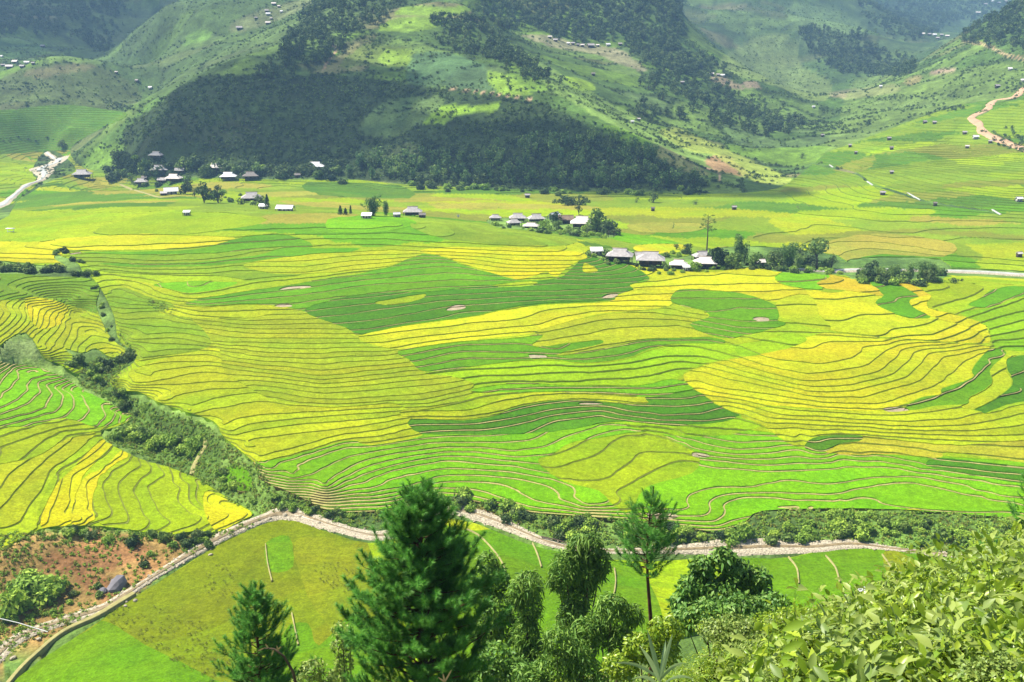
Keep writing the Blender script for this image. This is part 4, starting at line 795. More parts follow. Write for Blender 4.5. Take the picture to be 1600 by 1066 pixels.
ribbon("middle_riverbed", [(1225,424),(1290,425),(1350,423),(1450,424),(1540,427),(1600,431),(1680,435)], 3.2, stone_mat, 0.6, label="pale river bed behind the terraces", d0=430, step=4)
ribbon("middle_river_water", [(1225,424),(1290,425),(1350,423),(1450,424),(1540,427),(1600,431),(1680,435)], 1.2, white_water, 0.85, wob=.6, label="white water in the river behind the terraces", d0=430, step=4)
ribbon("dirt_road", ROAD, 3.6, road_mat, 0.5, label="red earth road cut across the right hillside", d0=500, step=5)
for seg in ([(1355,284),(1364,290)],[(1418,302),(1438,313)],[(1550,328),(1564,336)],[(1296,258),(1302,262)]):  # short white strips: glints on the stream put into colour
    ribbon("stream_water", seg, .4, white_water, 0.45, label="white strip painted as a glint on the stream among far paddies", d0=500, step=3)
ribbon("footpath", [(10,1075),(34,1046),(60,1022),(85,1000),(110,984),(150,966),(185,945),(210,930)], 0.5, path_mat, 0.7, label="trodden path along the near bank", step=1.5)
ribbon("footpath", [(188,289),(205,296),(228,303),(250,309),(280,308)], 1.0, path_mat, 0.6, label="pale footpath through the far village paddies", d0=400)
ribbon("footpath", [(300,742),(303,728),(312,712),(322,698),(318,688)], 0.7, path_mat, 0.3, label="worn path climbing out of the gully")
ribbon("footpath", [(456,960),(462,990),(466,1010)], 0.12, path_mat, 0.5, label="pale bank line across the near paddies", step=1)
for pl in ([(728,828),(748,838),(770,860),(785,882),(792,905)],[(832,850),(840,868),(846,888)],[(960,890),(962,910),(958,940)],[(1290,870),(1305,888),(1312,912)],[(1232,872),(1245,890),(1248,914)],[(1378,868),(1390,885),(1402,912)],[(415,852),(418,880),(425,910)],[(1470,872),(1480,884),(1484,898)]):
    ribbon("bank_line", pl, 0.12, path_mat, 0.5, label="narrow pale bank between two near paddies", step=1)

# ------------------------------------------------------------------ foliage: crowns of many small leaf faces
def leaf_cards(P, Nrm, size, rg, aspect=0.55, up=0.0, fold=True):
    """one folded leaf (4 triangles' worth in 2 quads) per point; Nrm is the way it leans"""
    n = len(P); r = rg.normal(size=(n, 3)); nr = Nrm*1.0+0.75*r; nr[:, 2] += up; nr /= np.linalg.norm(nr, axis=1)[:, None]
    t = np.cross(nr, rg.normal(size=(n, 3))); t /= np.linalg.norm(t, axis=1)[:, None]; b = np.cross(nr, t)
    s = (size*rg.uniform(.65, 1.3, n))[:, None]
    a = P-t*s*.5; c = P+t*s*.5; l = P+b*s*aspect*.5+nr*s*.12; q = P-b*s*aspect*.5+nr*s*.12
    V = np.stack([a, l, c, q], 1).reshape(-1, 3); i = np.arange(n)*4
    Fc = np.concatenate([np.stack([i, i+2, i+1], 1), np.stack([i, i+3, i+2], 1)])
    return V, Fc
def tube_np(pts, radii, k=5):
    pts = np.asarray(pts, float); n = len(pts); V = []
    for i in range(n):
        t = pts[min(i+1, n-1)]-pts[max(i-1, 0)]; t /= np.linalg.norm(t)+1e-9
        ref = np.array([1, 0, 0]) if abs(t[2]) > .8 else np.array([0, 0, 1.]); s = np.cross(t, ref); s /= np.linalg.norm(s); c = np.cross(t, s)
        for j in range(k):
            an = 2*math.pi*j/k; V.append(pts[i]+radii[i]*(math.cos(an)*s+math.sin(an)*c))
    Fc = []
    for i in range(n-1):
        for j in range(k):
            a, b = i*k+j, i*k+(j+1) % k; Fc += [(a, b, b+k), (a, b+k, a+k)]
    return np.array(V), np.array(Fc)
def join(parts):                                          # parts: (V, F, mat index)
    V = []; Fc = []; M = []; o = 0
    for v, f, m in parts:
        V.append(v); Fc.append(f+o); M.append(np.full(len(f), m)); o += len(v)
    return np.concatenate(V), np.concatenate(Fc), np.concatenate(M)
bark = mat_simple("bark", (0.09, 0.065, 0.045), 0.95, 0.3, 6)
leaf_dark = mat_simple("leaf_dark", lin((96,124,66))*0.6, 0.75, 0.3, 0.6, island=.34, objvar=.42, trans=.18)
leaf_mid = mat_simple("leaf_mid", lin((140,172,80))*0.6, 0.7, 0.3, 0.6, island=.3, objvar=.2, trans=.25)
leaf_bamboo = mat_simple("leaf_bamboo", lin((134,172,88))*0.62, 0.65, 0.25, 0.5, island=.34, objvar=.36, trans=.28)
leaf_lime = mat_simple("leaf_lime", lin((150,190,60))*0.6, 0.6, 0.3, 0.7, island=.3, objvar=.15, trans=.35)
leaf_bank = mat_simple("leaf_bank", lin((164,200,76))*0.72, 0.65, 0.3, 0.7, island=.34, objvar=.2, trans=.28)
leaf_dry = mat_simple("leaf_dry", lin((176,184,84))*0.6, 0.8, 0.3, 0.7, island=.3, objvar=.15, trans=.2)
def blob_points(n, c, r, rg, shell=0.55):
    d = rg.normal(size=(n, 3)); d /= np.linalg.norm(d, axis=1)[:, None]; q = d*(shell+(1-shell)*rg.random(n)**.5)[:, None]
    return np.asarray(c)+q*np.asarray(r), d
def broad_tree_parts(h, rad, n, size, seed, trunk=.32, nb=7, gap=.0):
    rg = np.random.default_rng(seed); P = []; D = []; tr = []
    top = h*trunk
    tr.append(tube_np([(0, 0, -.6), (0.02*h, 0, top*.5), (0, .02*h, top), (.01*h, 0, h*.7)], [h*.032, h*.026, h*.02, h*.008]))
    for k in range(nb):
        an = k*2.4+rg.uniform(-.4, .4); rr = rad*rg.uniform(.25, .7) if k else 0; zc = h*rg.uniform(trunk+.12, .88) if k else h*.86
        c = np.array([rr*math.cos(an), rr*math.sin(an), zc]); r = rad*rg.uniform(.38, .58)*np.array([1, 1, rg.uniform(.65, .95)])
        p, d = blob_points(n//nb, c, r, rg); P.append(p); D.append(d); tr.append(tube_np([(0, 0, top*rg.uniform(.6, 1.1)), c*np.array([.5, .5, .8]), c], [h*.014, h*.01, h*.004], 4))
    V, Fc = leaf_cards(np.concatenate(P), np.concatenate(D), size, rg, .7, .25)
    tv, tf, _ = join([(a, b, 0) for a, b in tr]); return (V, Fc), (tv, tf)
def bamboo_parts(h, spread, nculm, n, size, seed):
    rg = np.random.default_rng(seed); P = []; D = []; tr = []
    for k in range(nculm):
        an = k*2.39+rg.uniform(-.5, .5); lean = spread*(k+.5)/nculm*rg.uniform(.6, 1.1); hh = h*rg.uniform(.62, 1.02); dv = np.array([math.cos(an), math.sin(an), 0])
        t = np.linspace(0, 1, 9); arc = dv[None]*(lean*(.12+t**2.2))[:, None]*1.0+np.array([0, 0, 1])[None]*(hh*(t-.16*t**5))[:, None]
        tr.append(tube_np(arc[:7], np.linspace(.07, .03, 7)*h/12, 4))
        m = n//nculm; tt = rg.beta(1.7, 1.3, m)*.88+.12; base = np.stack([np.interp(tt, t, arc[:, q]) for q in range(3)], 1)
        w = h*.115*np.sin(np.pi*np.clip(tt*.92, 0.05, 1))**.7+.1; d = rg.normal(size=(m, 3)); d /= np.linalg.norm(d, axis=1)[:, None]
        P.append(base+d*w[:, None]*np.array([1, 1, .9])); D.append(d)
    V, Fc = leaf_cards(np.concatenate(P), np.concatenate(D), size, rg, .5, .2)
    tv, tf, _ = join([(a, b, 0) for a, b in tr]); return (V, Fc), (tv, tf)
def bush_parts(r, h, n, size, seed, nb=6):
    rg = np.random.default_rng(seed); P = []; D = []
    for k in range(nb):
        an = rg.uniform(0, 6.28); rr = r*rg.uniform(0, .62); c = (rr*math.cos(an), rr*math.sin(an), h*rg.uniform(.3, .6)); p, d = blob_points(n//nb, c, np.array([r*.52, r*.52, h*.45])*rg.uniform(.7, 1.1), rg, .6); P.append(p); D.append(d)
    P = np.concatenate(P); P[:, 2] = np.maximum(P[:, 2], -.2)
    return leaf_cards(P, np.concatenate(D), size, rg, .65, .3)
def one_mesh(name, leaf, wood, lm):
    if wood is None: return np_mesh(name, leaf[0], leaf[1], [lm])
    V, Fc, M = join([(leaf[0], leaf[1], 0), (wood[0], wood[1], 1)]); return np_mesh(name, V, Fc, [lm, bark], M)
# small-in-the-picture kinds: one mesh each
FAR_TREE = [one_mesh("far_tree", *broad_tree_parts(8.0, 4.0, 130, 1.5, 20+k, .06, 8), leaf_dark) for k in range(3)]
FAR_BAMBOO = [one_mesh("far_bamboo", *bamboo_parts(13, 5, 8, 128, 1.9, 30+k), leaf_bamboo) for k in range(3)]
FAR_BUSH = [one_mesh("far_bush", bush_parts(2.2, 2.4, 44, 1.05, 40+k), None, leaf_dark) for k in range(3)]
FAR_SCRUB = [one_mesh("far_scrub", bush_parts(1.7, 1.5, 30, .85, 45+k), None, leaf_mid) for k in range(3)]
TUFT = [one_mesh("weed_tuft", bush_parts(.55, .6, 26, .34, 50+k, 3), None, leaf_bank) for k in range(2)] + [one_mesh("dry_tuft", bush_parts(.5, .5, 22, .32, 55, 3), None, leaf_dry)]
proto_cols = {}
def proto_col(key, meshes):
    if key not in proto_cols:
        c = bpy.data.collections.new("kinds_"+key)
        for i, me in enumerate(meshes):
            o = bpy.data.objects.new("kind_%s_%d" % (key, i), me); c.objects.link(o)
        proto_cols[key] = c
    return proto_cols[key]
def scatter(name, key, meshes, P, smin, smax, label=None, seed=0, sizes=None):
    """uncountable ground cover: one object whose points each carry a plant"""
    rg = np.random.default_rng(seed); n = len(P); me = bpy.data.meshes.new(name); me.vertices.add(n); me.vertices.foreach_set("co", np.asarray(P, np.float32).ravel())
    a = me.attributes.new("sc", 'FLOAT', 'POINT'); a.data.foreach_set("value", (rg.uniform(smin, smax, n) if sizes is None else np.asarray(sizes)).astype(np.float32))
    a = me.attributes.new("rot", 'FLOAT_VECTOR', 'POINT'); r = np.zeros((n, 3), np.float32); r[:, 2] = rg.uniform(0, 6.28, n); a.data.foreach_set("vector", r.ravel())
    a = me.attributes.new("pick", 'INT', 'POINT'); a.data.foreach_set("value", rg.integers(0, len(meshes), n).astype(np.int32))
    me.update(); o = link(name, me, kind='stuff', label=label)
    ng = bpy.data.node_groups.new(name, 'GeometryNodeTree'); ng.interface.new_socket("Geometry", in_out='INPUT', socket_type='NodeSocketGeometry'); ng.interface.new_socket("Geometry", in_out='OUTPUT', socket_type='NodeSocketGeometry')
    N, L = ng.nodes, ng.links; gi = N.new("NodeGroupInput"); go = N.new("NodeGroupOutput"); ip = N.new("GeometryNodeInstanceOnPoints"); ci = N.new("GeometryNodeCollectionInfo")
    ci.inputs['Collection'].default_value = proto_col(key, meshes); ci.inputs['Separate Children'].default_value = True; ci.inputs['Reset Children'].default_value = True
    def na(nm, ty):
        x = N.new("GeometryNodeInputNamedAttribute"); x.data_type = ty; x.inputs['Name'].default_value = nm; return x.outputs['Attribute']
    L.new(gi.outputs[0], ip.inputs['Points']); L.new(ci.outputs[0], ip.inputs['Instance']); ip.inputs['Pick Instance'].default_value = True
    L.new(na("pick", 'INT'), ip.inputs['Instance Index']); L.new(na("sc", 'FLOAT'), ip.inputs['Scale'])
    e2r = N.new("FunctionNodeEulerToRotation"); L.new(na("rot", 'FLOAT_VECTOR'), e2r.inputs[0]); L.new(e2r.outputs[0], ip.inputs['Rotation']); L.new(ip.outputs[0], go.inputs[0])
    md = o.modifiers.new("plants", 'NODES'); md.node_group = ng; return o
def ground_in(polys, box, dens, seed, ymin=0, jitter=3.0, thin=None):
    """random ground points whose place in the photograph lies inside the outlines"""
    rg = np.random.default_rng(seed); x0, x1, y0, y1 = box; n = int((x1-x0)*(y1-y0)*dens)
    x = rg.uniform(x0, x1, n); y = rg.uniform(y0, y1, n); k = np.abs(x/y) < .72; x, y = x[k], y[k]
    if thin is not None: k = rg.random(len(x)) < thin(x, y); x, y = x[k], y[k]
    z = height(x, y); u, v = project(x, y, z); u = u+jitter*rg.normal(size=len(u)); v = v+.5*jitter*rg.normal(size=len(u))
    k = polys_min(u, v, polys) < 0; return np.stack([x[k], y[k], z[k]], 1), np.stack([u[k], v[k]], 1)
def occl(P, lift=3.0):                                     # which points can be seen past the land in front
    vis = np.ones(len(P), bool)
    for t in np.linspace(.25, .97, 26):
        q = np.array([0, 0, CAMZ])+(P+np.array([0, 0, lift])-np.array([0, 0, CAMZ]))*t; vis &= height(q[:, 0], q[:, 1]) < q[:, 2]+.3
    return vis
# ---- woods and scrub on the hills
HILLWOOD = [[(190,195),(300,130),(350,118),(500,118),(600,126),(700,142),(830,160),(900,187),(1000,240),(1095,280),(1090,296),(950,295),(800,292),(640,286),(560,278),(200,272),(185,240)]]
CLEAR = [[(650,196),(670,176),(692,160),(785,156),(780,180),(700,192)],[(560,205),(600,160),(690,150),(660,192),(610,215)],[(205,222),(300,218),(330,240),(260,250),(205,245)]]
Pw, UVw = ground_in(HILLWOOD, (-420, 180, 745, 1010), .075, 61); cl = polys_min(UVw[:, 0], UVw[:, 1], CLEAR) > 0; Pw, UVw = Pw[cl], UVw[cl]
bam = (rng.random(len(Pw)) < np.where((UVw[:, 1] > 175) & (UVw[:, 0] > 540), .5, .08)); big = rng.random(len(Pw)) < np.where(UVw[:, 1] > 200, .26, .13)
vis = occl(Pw, 5)
cand_b = np.where(bam & big & vis)[0]; cand_t = np.where(~bam & big & vis)[0]
cand_b = cand_b[np.argsort(Pw[cand_b, 1])][:150]; cand_t = cand_t[np.argsort(Pw[cand_t, 1])][:200]
def plant_one(name, me, p, s, label, cat, group, rz=None, sz=None):
    o = bpy.data.objects.new(name, me); COL.objects.link(o); o.location = p; o.rotation_euler = (0, 0, rng.uniform(0, 6.28) if rz is None else rz); o.scale = (s, s, s if sz is None else sz)
    o["label"] = label; o["category"] = cat
    if group: o["group"] = group
    return o
for i in cand_b: plant_one("bamboo_clump", FAR_BAMBOO[i % 3], Pw[i]-np.array([0, 0, .3]), rng.uniform(.75, 1.25), "tall feathery bamboo clump in the dark wood on the hill's lower face", "bamboo", "bamboo clumps on the wooded hill")
for i in cand_t: plant_one("hill_tree", FAR_TREE[i % 3], Pw[i]-np.array([0, 0, .3]), rng.uniform(.6, 1.15), "dark round-crowned tree in the wood on the shaded hill face", "tree", "trees on the wooded hill")
rest = np.ones(len(Pw), bool); rest[cand_b] = False; rest[cand_t] = False
scatter("hill_undergrowth", "wood_scrub", FAR_BUSH[:2]+FAR_SCRUB[:2]+FAR_BAMBOO[:0], Pw[rest], .6, 1.35, "dense dark scrub covering the hill face", 1)
FOREST = [[(740,-60),(1040,-60),(1062,60),(1112,97),(1135,112),(1070,122),(1000,97),(975,66),(885,66),(830,42),(770,40)],[(1250,45),(1300,48),(1362,60),(1427,105),(1390,120),(1310,112),(1262,82)],[(1650,-40),(1600,8),(1540,30),(1500,65),(1560,72),(1650,70)],[(405,118),(450,62),(470,32),(520,-10),(650,-20),(602,30),(542,62),(512,102),(470,116)],[(670,36),(740,26),(792,70),(832,100),(880,140),(830,130),(780,96),(700,78)],[(1370,-40),(1650,-60),(1600,20),(1500,30),(1440,60),(1380,55),(1350,20)],[(-100,-60),(200,-60),(185,30),(165,82),(120,60),(60,55),(-100,45)],[(1060,112),(1120,130),(1240,180),(1250,205),(1180,212),(1060,172),(1000,130)],[(980,175),(1010,190),(1070,190),(1010,165)]]
FD = [1.2,1.1,.9,1.0,.7,.6,.55,.5,.5]; FP = []
for k, poly in enumerate(FOREST):
    p, _ = ground_in([poly], (-1500, 1800, 900, 3200), .016*FD[k], 70+k, jitter=4); FP.append(p)
FP = np.concatenate(FP); scatter("mountain_forest", "far_tree", FAR_TREE, FP, .6, 1.3, "continuous forest on the far slopes", 2)
# loose scrub and hedges between hill plots
kh = rng.random(len(HEDGE)) < .8; uh, vhh = project(HEDGE[:, 0], HEDGE[:, 1], HEDGE[:, 2]); kh &= (terr_sdf(uh, vhh) > 1) & (HEDGE[:, 1] < 1500)
hp = HEDGE[kh]+np.column_stack([rng.uniform(-2, 2, (kh.sum(), 2)), np.zeros(kh.sum())]); hp[:, 2] = height(hp[:, 0], hp[:, 1])
scatter("plot_hedges", "far_bush", FAR_BUSH+FAR_SCRUB[:1], hp, .5, 1.1, "scrubby hedge lines between the hill plots", 3)
x = rng.uniform(-1400, 1700, 120000); y = rng.uniform(740, 2600, 120000); k = (np.abs(x/y) < .62) & (fnoise(x, y, 70, 3, 77) > -.02-.1*(y > 1400)) & (rng.random(120000) < .8); x, y = x[k], y[k]; z = height(x, y); u, v = project(x, y, z); k = terr_sdf(u, v) > 2; P = np.stack([x[k], y[k], z[k]], 1)
scatter("hill_scrub", "hill_scrub", FAR_SCRUB+FAR_BUSH[:1], P, .4, 1.05, "scattered bushes over the hill slopes", 4)
for nm, pl, n, smx in (("road_hedge", [(530,113),(600,121),(680,134),(760,147),(830,157),(900,180),(1000,232)], 130, .9),):
    l = ground_line(pl, 2.5, 600); l = l[rng.random(len(l)) < .8]; l[:, :2] += rng.normal(size=(len(l), 2))*1.5; l[:, 2] = height(l[:, 0], l[:, 1]); scatter(nm, "far_bush", FAR_BUSH+FAR_SCRUB[:1], l, .5, smx, "bushes along the hill path", 5)
# dark bush lines on the right slope and the far valley floor
DL = [[(1600,198),(1560,205),(1540,215),(1600,240)],[(1535,170),(1600,215)],[(1240,185),(1320,195),(1310,205),(1225,200)],[(1430,185),(1500,172),(1505,165),(1440,176)],[(-20,212),(70,215),(75,222),(-20,222)],[(640,290),(800,297),(960,302),(1100,304),(1100,297),(800,293),(640,286)],[(870,312),(915,312),(915,320),(870,320)],[(1010,160),(1040,172),(1060,190),(1030,185)]]
P, _ = ground_in(DL, (-700, 700, 520, 1200), .03, 91, jitter=2); scatter("slope_bushes", "far_bush", FAR_BUSH+FAR_SCRUB[:1], P, .5, 1.3, "dark bush patches on the far valley sides", 6)
# weeds on every bank and bare slope near enough to show
WEED = [[(-60,860),(60,832),(130,824),(215,832),(330,834),(390,812),(395,822),(330,852),(250,897),(150,957),(0,1030),(-60,1060)],[(400,722),(425,758),(450,768),(480,784),(520,800),(610,798),(660,778),(740,784),(830,802),(960,812),(1060,823),(1120,833),(1165,816),(1200,801),(1300,797),(1500,804),(1650,813),(1650,872),(1430,858),(1330,846),(1160,850),(1000,854),(900,850),(830,832),(760,800),(690,792),(640,818),(560,826),(450,796),(415,800)],
 [(160,560),(210,555),(180,600),(260,645),(300,652),(345,684),(396,724),(405,745),(425,760),(440,778),(400,802),(300,745),(200,705),(165,685),(205,655),(130,605),(100,575),(125,552)],[(-60,545),(30,530),(80,548),(95,572),(40,570),(-60,566)],[(130,430),(160,470),(175,500),(205,545),(180,520),(158,475),(140,445)],[(200,455),(240,470),(270,485),(262,490),(225,475)]]
P, UVp = ground_in(WEED, (-140, 150, 150, 420), 1.8, 95, jitter=3); P2, _ = ground_in([WEED[1]], (-140, 0, 220, 330), 1.0, 97, jitter=3); pu_, pv_ = project(P[:, 0], P[:, 1], P[:, 2]); bare = sdf_poly(pu_, pv_, [(40,850),(250,850),(290,870),(200,945),(100,960),(60,900)]) < 0; P = P[~bare | (rng.random(len(P)) < .3)]; P = np.concatenate([P, P2]); scatter("bank_weeds", "weed", TUFT, P, .45, 1.4, "rough weeds and grass on the banks", 7)
DRY = [[(320,905),(345,880),(372,890),(360,930),(330,940)],[(165,965),(200,950),(330,1030),(420,1066),(330,1066),(230,1010)],[(490,900),(520,880),(560,900),(540,930)],[(235,950),(290,965),(330,990),(300,1000)],[(230,970),(300,985),(360,1030),(350,1045),(250,990)]]
P, _ = ground_in(DRY, (-110, 0, 145, 240), 1.3, 96, jitter=3); P[:, 2] += .3; P = P[::2]; scatter("fallen_rice", "drytuft", [TUFT[2]], P, .3, .7, "tangled fallen rice in the near field", 8)
# stones in the river bed
tt = rng.integers(0, len(rp), 2600); o = rng.uniform(-1, 1, 2600); xy = rp[tt, :2]+rnrm[tt]*(o*rhw[tt])[:, None]+rng.normal(size=(2600, 2))*.4; P = np.column_stack([xy, height(xy[:, 0], xy[:, 1])+.2])
def rock_np(seed, r=1.0):
    bm = bmesh.new(); bmesh.ops.create_icosphere(bm, subdivisions=2, radius=r); rg = np.random.default_rng(seed); o = rg.uniform(0, 50, 2)
    for v in bm.verts: v.co *= 1+.5*float(vnoise(v.co.x+o[0], v.co.y+v.co.z*.7+o[1], .8, seed)); v.co.z *= .6
    me = bpy.data.meshes.new("rock"); bm.to_mesh(me); bm.free(); me.materials.append(stone_mat); return me
ROCK = [rock_np(k, .4) for k in range(3)]
scatter("river_stones", "rock", ROCK, P, .2, .85, "loose pale stones in the stream bed", 9)
print("woods", len(Pw), len(FP), time.time()-T0)
# ------------------------------------------------------------------ houses on stilts and field huts
ROOFC = dict(grey=mat_simple("roof_grey_sheet", lin((196,188,184))*0.7, 0.8, 0.22, 0.9, bump=.03, bscale=6), pale=mat_simple("roof_pale_sheet", lin((238,226,216))*0.75, 0.75, 0.14, 0.8, bump=.03, bscale=6), white=mat_simple("roof_white_sheet", lin((246,244,242))*0.82, 0.6, 0.08, 0.8), brown=mat_simple("roof_brown_tile", lin((164,140,118))*0.6, 0.85, 0.25, 1.2, bump=.04, bscale=6), thatch=mat_simple("roof_thatch", lin((168,158,150))*0.62, 0.95, 0.3, 2.2, bump=.08, bscale=8))
wood_mat = mat_simple("dark_planks", lin((108,92,78))*0.45, 0.9, 0.3, 2.0); pale_wall = mat_simple("pale_plaster", lin((210,204,196))*0.6, 0.9, 0.1, 1.0)
ridge_mat = mat_simple("ridge_cap", lin((200,176,150))*0.6, 0.85, 0.2, 2); hole_mat = mat_simple("dark_opening", (0.02, 0.02, 0.02), 0.9, 0.1, 1)
def boxes(name, bl, m):
    V = []; Fc = []
    for (x0, y0, z0, x1, y1, z1) in bl:
        o = len(V); V += [(x, y, z) for z in (z0, z1) for (x, y) in ((x0, y0), (x1, y0), (x1, y1), (x0, y1))]
        Fc += [(o, o+3, o+2, o+1), (o+4, o+5, o+6, o+7)]+[(o+k, o+(k+1) % 4, o+4+(k+1) % 4, o+4+k) for k in range(4)]
    return np_mesh(name, V, Fc, [m])
def poly_mesh(name, V, Fc, m):
    me = bpy.data.meshes.new(name); me.from_pydata(V, [], Fc); me.materials.append(m); me.update(); return me
def house(u, v, wpx, roof, label, rz=0.0, kind='hip', group=None, name="stilt_house", base=None, sink=0.0, hmul=1.0):
    """hipped or gabled farmhouse; wpx is how wide it shows in the photograph, (u, v) the middle of its foot"""
    x, y, z = base if base else hit(u, v, 150); w = (.9 if wpx > 15 else .78)*wpx/F*math.hypot(y, z-CAMZ); d = w*.68; e = max(1.0, w*.13)*hmul*2.0; rh = w*.26*hmul
    r = bpy.data.objects.new(name, None); COL.objects.link(r); r.location = (x, y, z-sink); r.rotation_euler = (0, 0, rz); r["label"] = label; r["category"] = "house" if name != "field_hut" else "hut"
    if group: r["group"] = group
    ov = w*.07; X, Y = w/2, d/2; wx, wy = X-ov*1.6, Y-ov*1.6; th = .16
    if kind == 'hip':
        rx = X*.5; gx = rx; ez = e; mz = e+rh*.62
        V = [(-X,-Y,ez),(X,-Y,ez),(X,Y,ez),(-X,Y,ez),(-gx,-Y*.34,mz),(gx,-Y*.34,mz),(gx,Y*.34,mz),(-gx,Y*.34,mz),(-gx*1.12,0,e+rh),(gx*1.12,0,e+rh)]
        Fc = [(0,1,5,4),(2,3,7,6),(1,2,6,5),(3,0,4,7),(4,5,9,8),(6,7,8,9)]
        n = len(V); V += [(a, b, c-th) for a, b, c in V[:4]]; Fc += [(0,n,n+1,1),(1,n+1,n+2,2),(2,n+2,n+3,3),(3,n+3,n,0),(n+3,n+2,n+1,n)]
        link("gable_end", poly_mesh("gable_end", [(-gx*.98,-Y*.33,mz),(-gx*.98,Y*.33,mz),(-gx*1.0,0,e+rh*.97),(gx*.98,-Y*.33,mz),(gx*.98,Y*.33,mz),(gx*1.0,0,e+rh*.97)], [(0,2,1),(3,4,5)], wood_mat), r)
        rl = gx*1.15
    elif kind == 'gable':
        V = [(-X,-Y,e),(X,-Y,e),(X,0,e+rh),(-X,0,e+rh),(X,Y,e),(-X,Y,e)]; V += [(a, b, c-th) for a, b, c in V]
        Fc = [(0,1,2,3),(3,2,4,5),(6,9,8,7),(9,11,10,8),(0,6,7,1),(4,10,11,5),(0,3,9,6),(3,5,11,9),(1,7,8,2),(2,8,10,4)]
        link("gable_end", poly_mesh("gable_end", [(-wx,-wy,e-.1),(-wx,wy,e-.1),(-wx,0,e+rh*.84),(wx,-wy,e-.1),(wx,wy,e-.1),(wx,0,e+rh*.84)], [(0,2,1),(3,4,5)], pale_wall if roof in ('white','pale') else wood_mat), r)
        rl = X
    else:                                                 # single slope
        V = [(-X,-Y,e),(X,-Y,e),(X,Y,e+rh*.8),(-X,Y,e+rh*.8)]; V += [(a, b, c-th) for a, b, c in V]; Fc = [(0,1,2,3),(7,6,5,4),(0,4,5,1),(1,5,6,2),(2,6,7,3),(3,7,4,0)]; rl = None
    link("roof", poly_mesh("roof", V, Fc, ROOFC[roof]), r)
    if rl: link("ridge", boxes("ridge", [(-rl,-.18,e+rh-.1,rl,.18,e+rh+.14)], ridge_mat), r)
    fl = e*.36 if kind == 'hip' else -.5
    link("wall", boxes("wall", [(-wx,-wy,fl,wx,wy,e-.02 if kind != 'shed' else e+.05)], pale_wall if (roof == 'white' and kind != 'hip') else wood_mat), r)
    if wpx > 13:
        link("door", boxes("door", [(-w*.05,-wy-.06,max(fl,0)+.05,w*.05,-wy+.02,max(fl,0)+(e-max(fl,0))*.8)], hole_mat), r)
        for sx in (-.28, .24): link("window", boxes("window", [(w*sx,-wy-.05,max(fl,0)+(e-max(fl,0))*.35,w*(sx+.07),-wy+.02,max(fl,0)+(e-max(fl,0))*.75)], hole_mat), r)
        for sx, sy in ((-1,-1),(1,-1),(1,1),(-1,1)): link("post", boxes("post", [(sx*X*.93-.12,sy*Y*.93-.12,-1.2,sx*X*.93+.12,sy*Y*.93+.12,e-.02)], wood_mat), r)
        if kind == 'hip': link("stilts", boxes("stilts", [(sx*wx*.9-.13,sy*wy*.9-.13,-1.2,sx*wx*.9+.13,sy*wy*.9+.13,fl) for sx in (-1,-.3,.3,1) for sy in (-1,1)], wood_mat), r)
    else:
        link("posts", boxes("posts", [(sx*wx-.1,sy*wy-.1,-1,sx*wx+.1,sy*wy+.1,fl) for sx in (-1,1) for sy in (-1,1)], wood_mat), r) if kind == 'hip' else None
    return r
H = house
H(129,279,30,'grey',"grey-roofed stilt house standing alone by the river bend, leftmost of the far village",.1)
H(245,248,24,'grey',"grey hipped roof half sunk in trees, highest house of the far village on the left",-.2)
H(250,272,30,'grey',"long grey-roofed house among the trees above the two bright paddies",.15); H(281,270,16,'grey',"small grey roof between two bigger houses in the trees of the far village",.1,'gable')
H(338,268,28,'pale',"pale-roofed stilt house in the trees at the middle of the far village",-.1); H(322,268,18,'thatch',"low dull lean-to against the left of the pale-roofed house in the trees",0,'shed')
H(386,265,19,'grey',"small grey roof in the trees above the thatched house",.2); H(221,289,22,'grey',"small grey-roofed house at the edge of the paddies beside a round tree",.05); H(226,281,12,'thatch',"tiny thatched roof just behind the small grey house by the paddies",.0,'gable')
H(272,285,28,'pale',"pale grey stilt house on the paddy edge with a lower wing on its left",-.12); H(254,285,16,'grey',"low grey wing joined to the left of the pale grey stilt house",-.1,'gable')
H(357,282,28,'white',"white-roofed stilt house with dark underside at the hill foot",.12); H(392,281,27,'thatch',"thatched stilt house right of the white-roofed one at the hill foot",.2)
H(268,304,24,'white',"white-topped house in the paddies below the village path",.3,'gable'); H(256,306,14,'grey',"narrow grey shed left of the white-topped house in the paddies",.3,'shed')
H(394,317,36,'grey',"broad grey-roofed house with shrubs in front, amid the far paddies",.25); H(412,327,16,'white',"white shed roof left of the dark narrow conifer",.1,'shed'); H(446,330,30,'white',"long low white roof right of the dark narrow conifer",-.1,'gable',hmul=.7)
H(493,267,30,'white',"white-roofed stilt house alone under the dark hill",.05); H(465,277,12,'thatch',"small dull hut in shadow at the hill foot",.2,'gable')
H(573,342,18,'white',"low white roof in front of the arching bamboo clump",0,'shed'); H(620,340,14,'white',"small white shed roof left of the dark stilt house",.2,'gable'); H(645,338,33,'grey',"grey-roofed dark stilt house behind the crest of the terraces",.05); H(660,341,14,'thatch',"small thatched shed at the right end of the dark stilt house",.1,'gable')
H(774,345,21,'grey',"grey hipped house at the left end of the middle hamlet",.05); H(803,353,24,'grey',"front grey-roofed dark house of the paired houses in the middle hamlet",.3); H(809,347,30,'grey',"rear grey roof of the paired houses in the middle hamlet",.05); H(838,348,30,'grey',"wide grey roof left of the dark round tree in the middle hamlet",.2); H(830,357,28,'pale',"low pale roof at the field edge in front of the middle hamlet",-.15,hmul=.7)
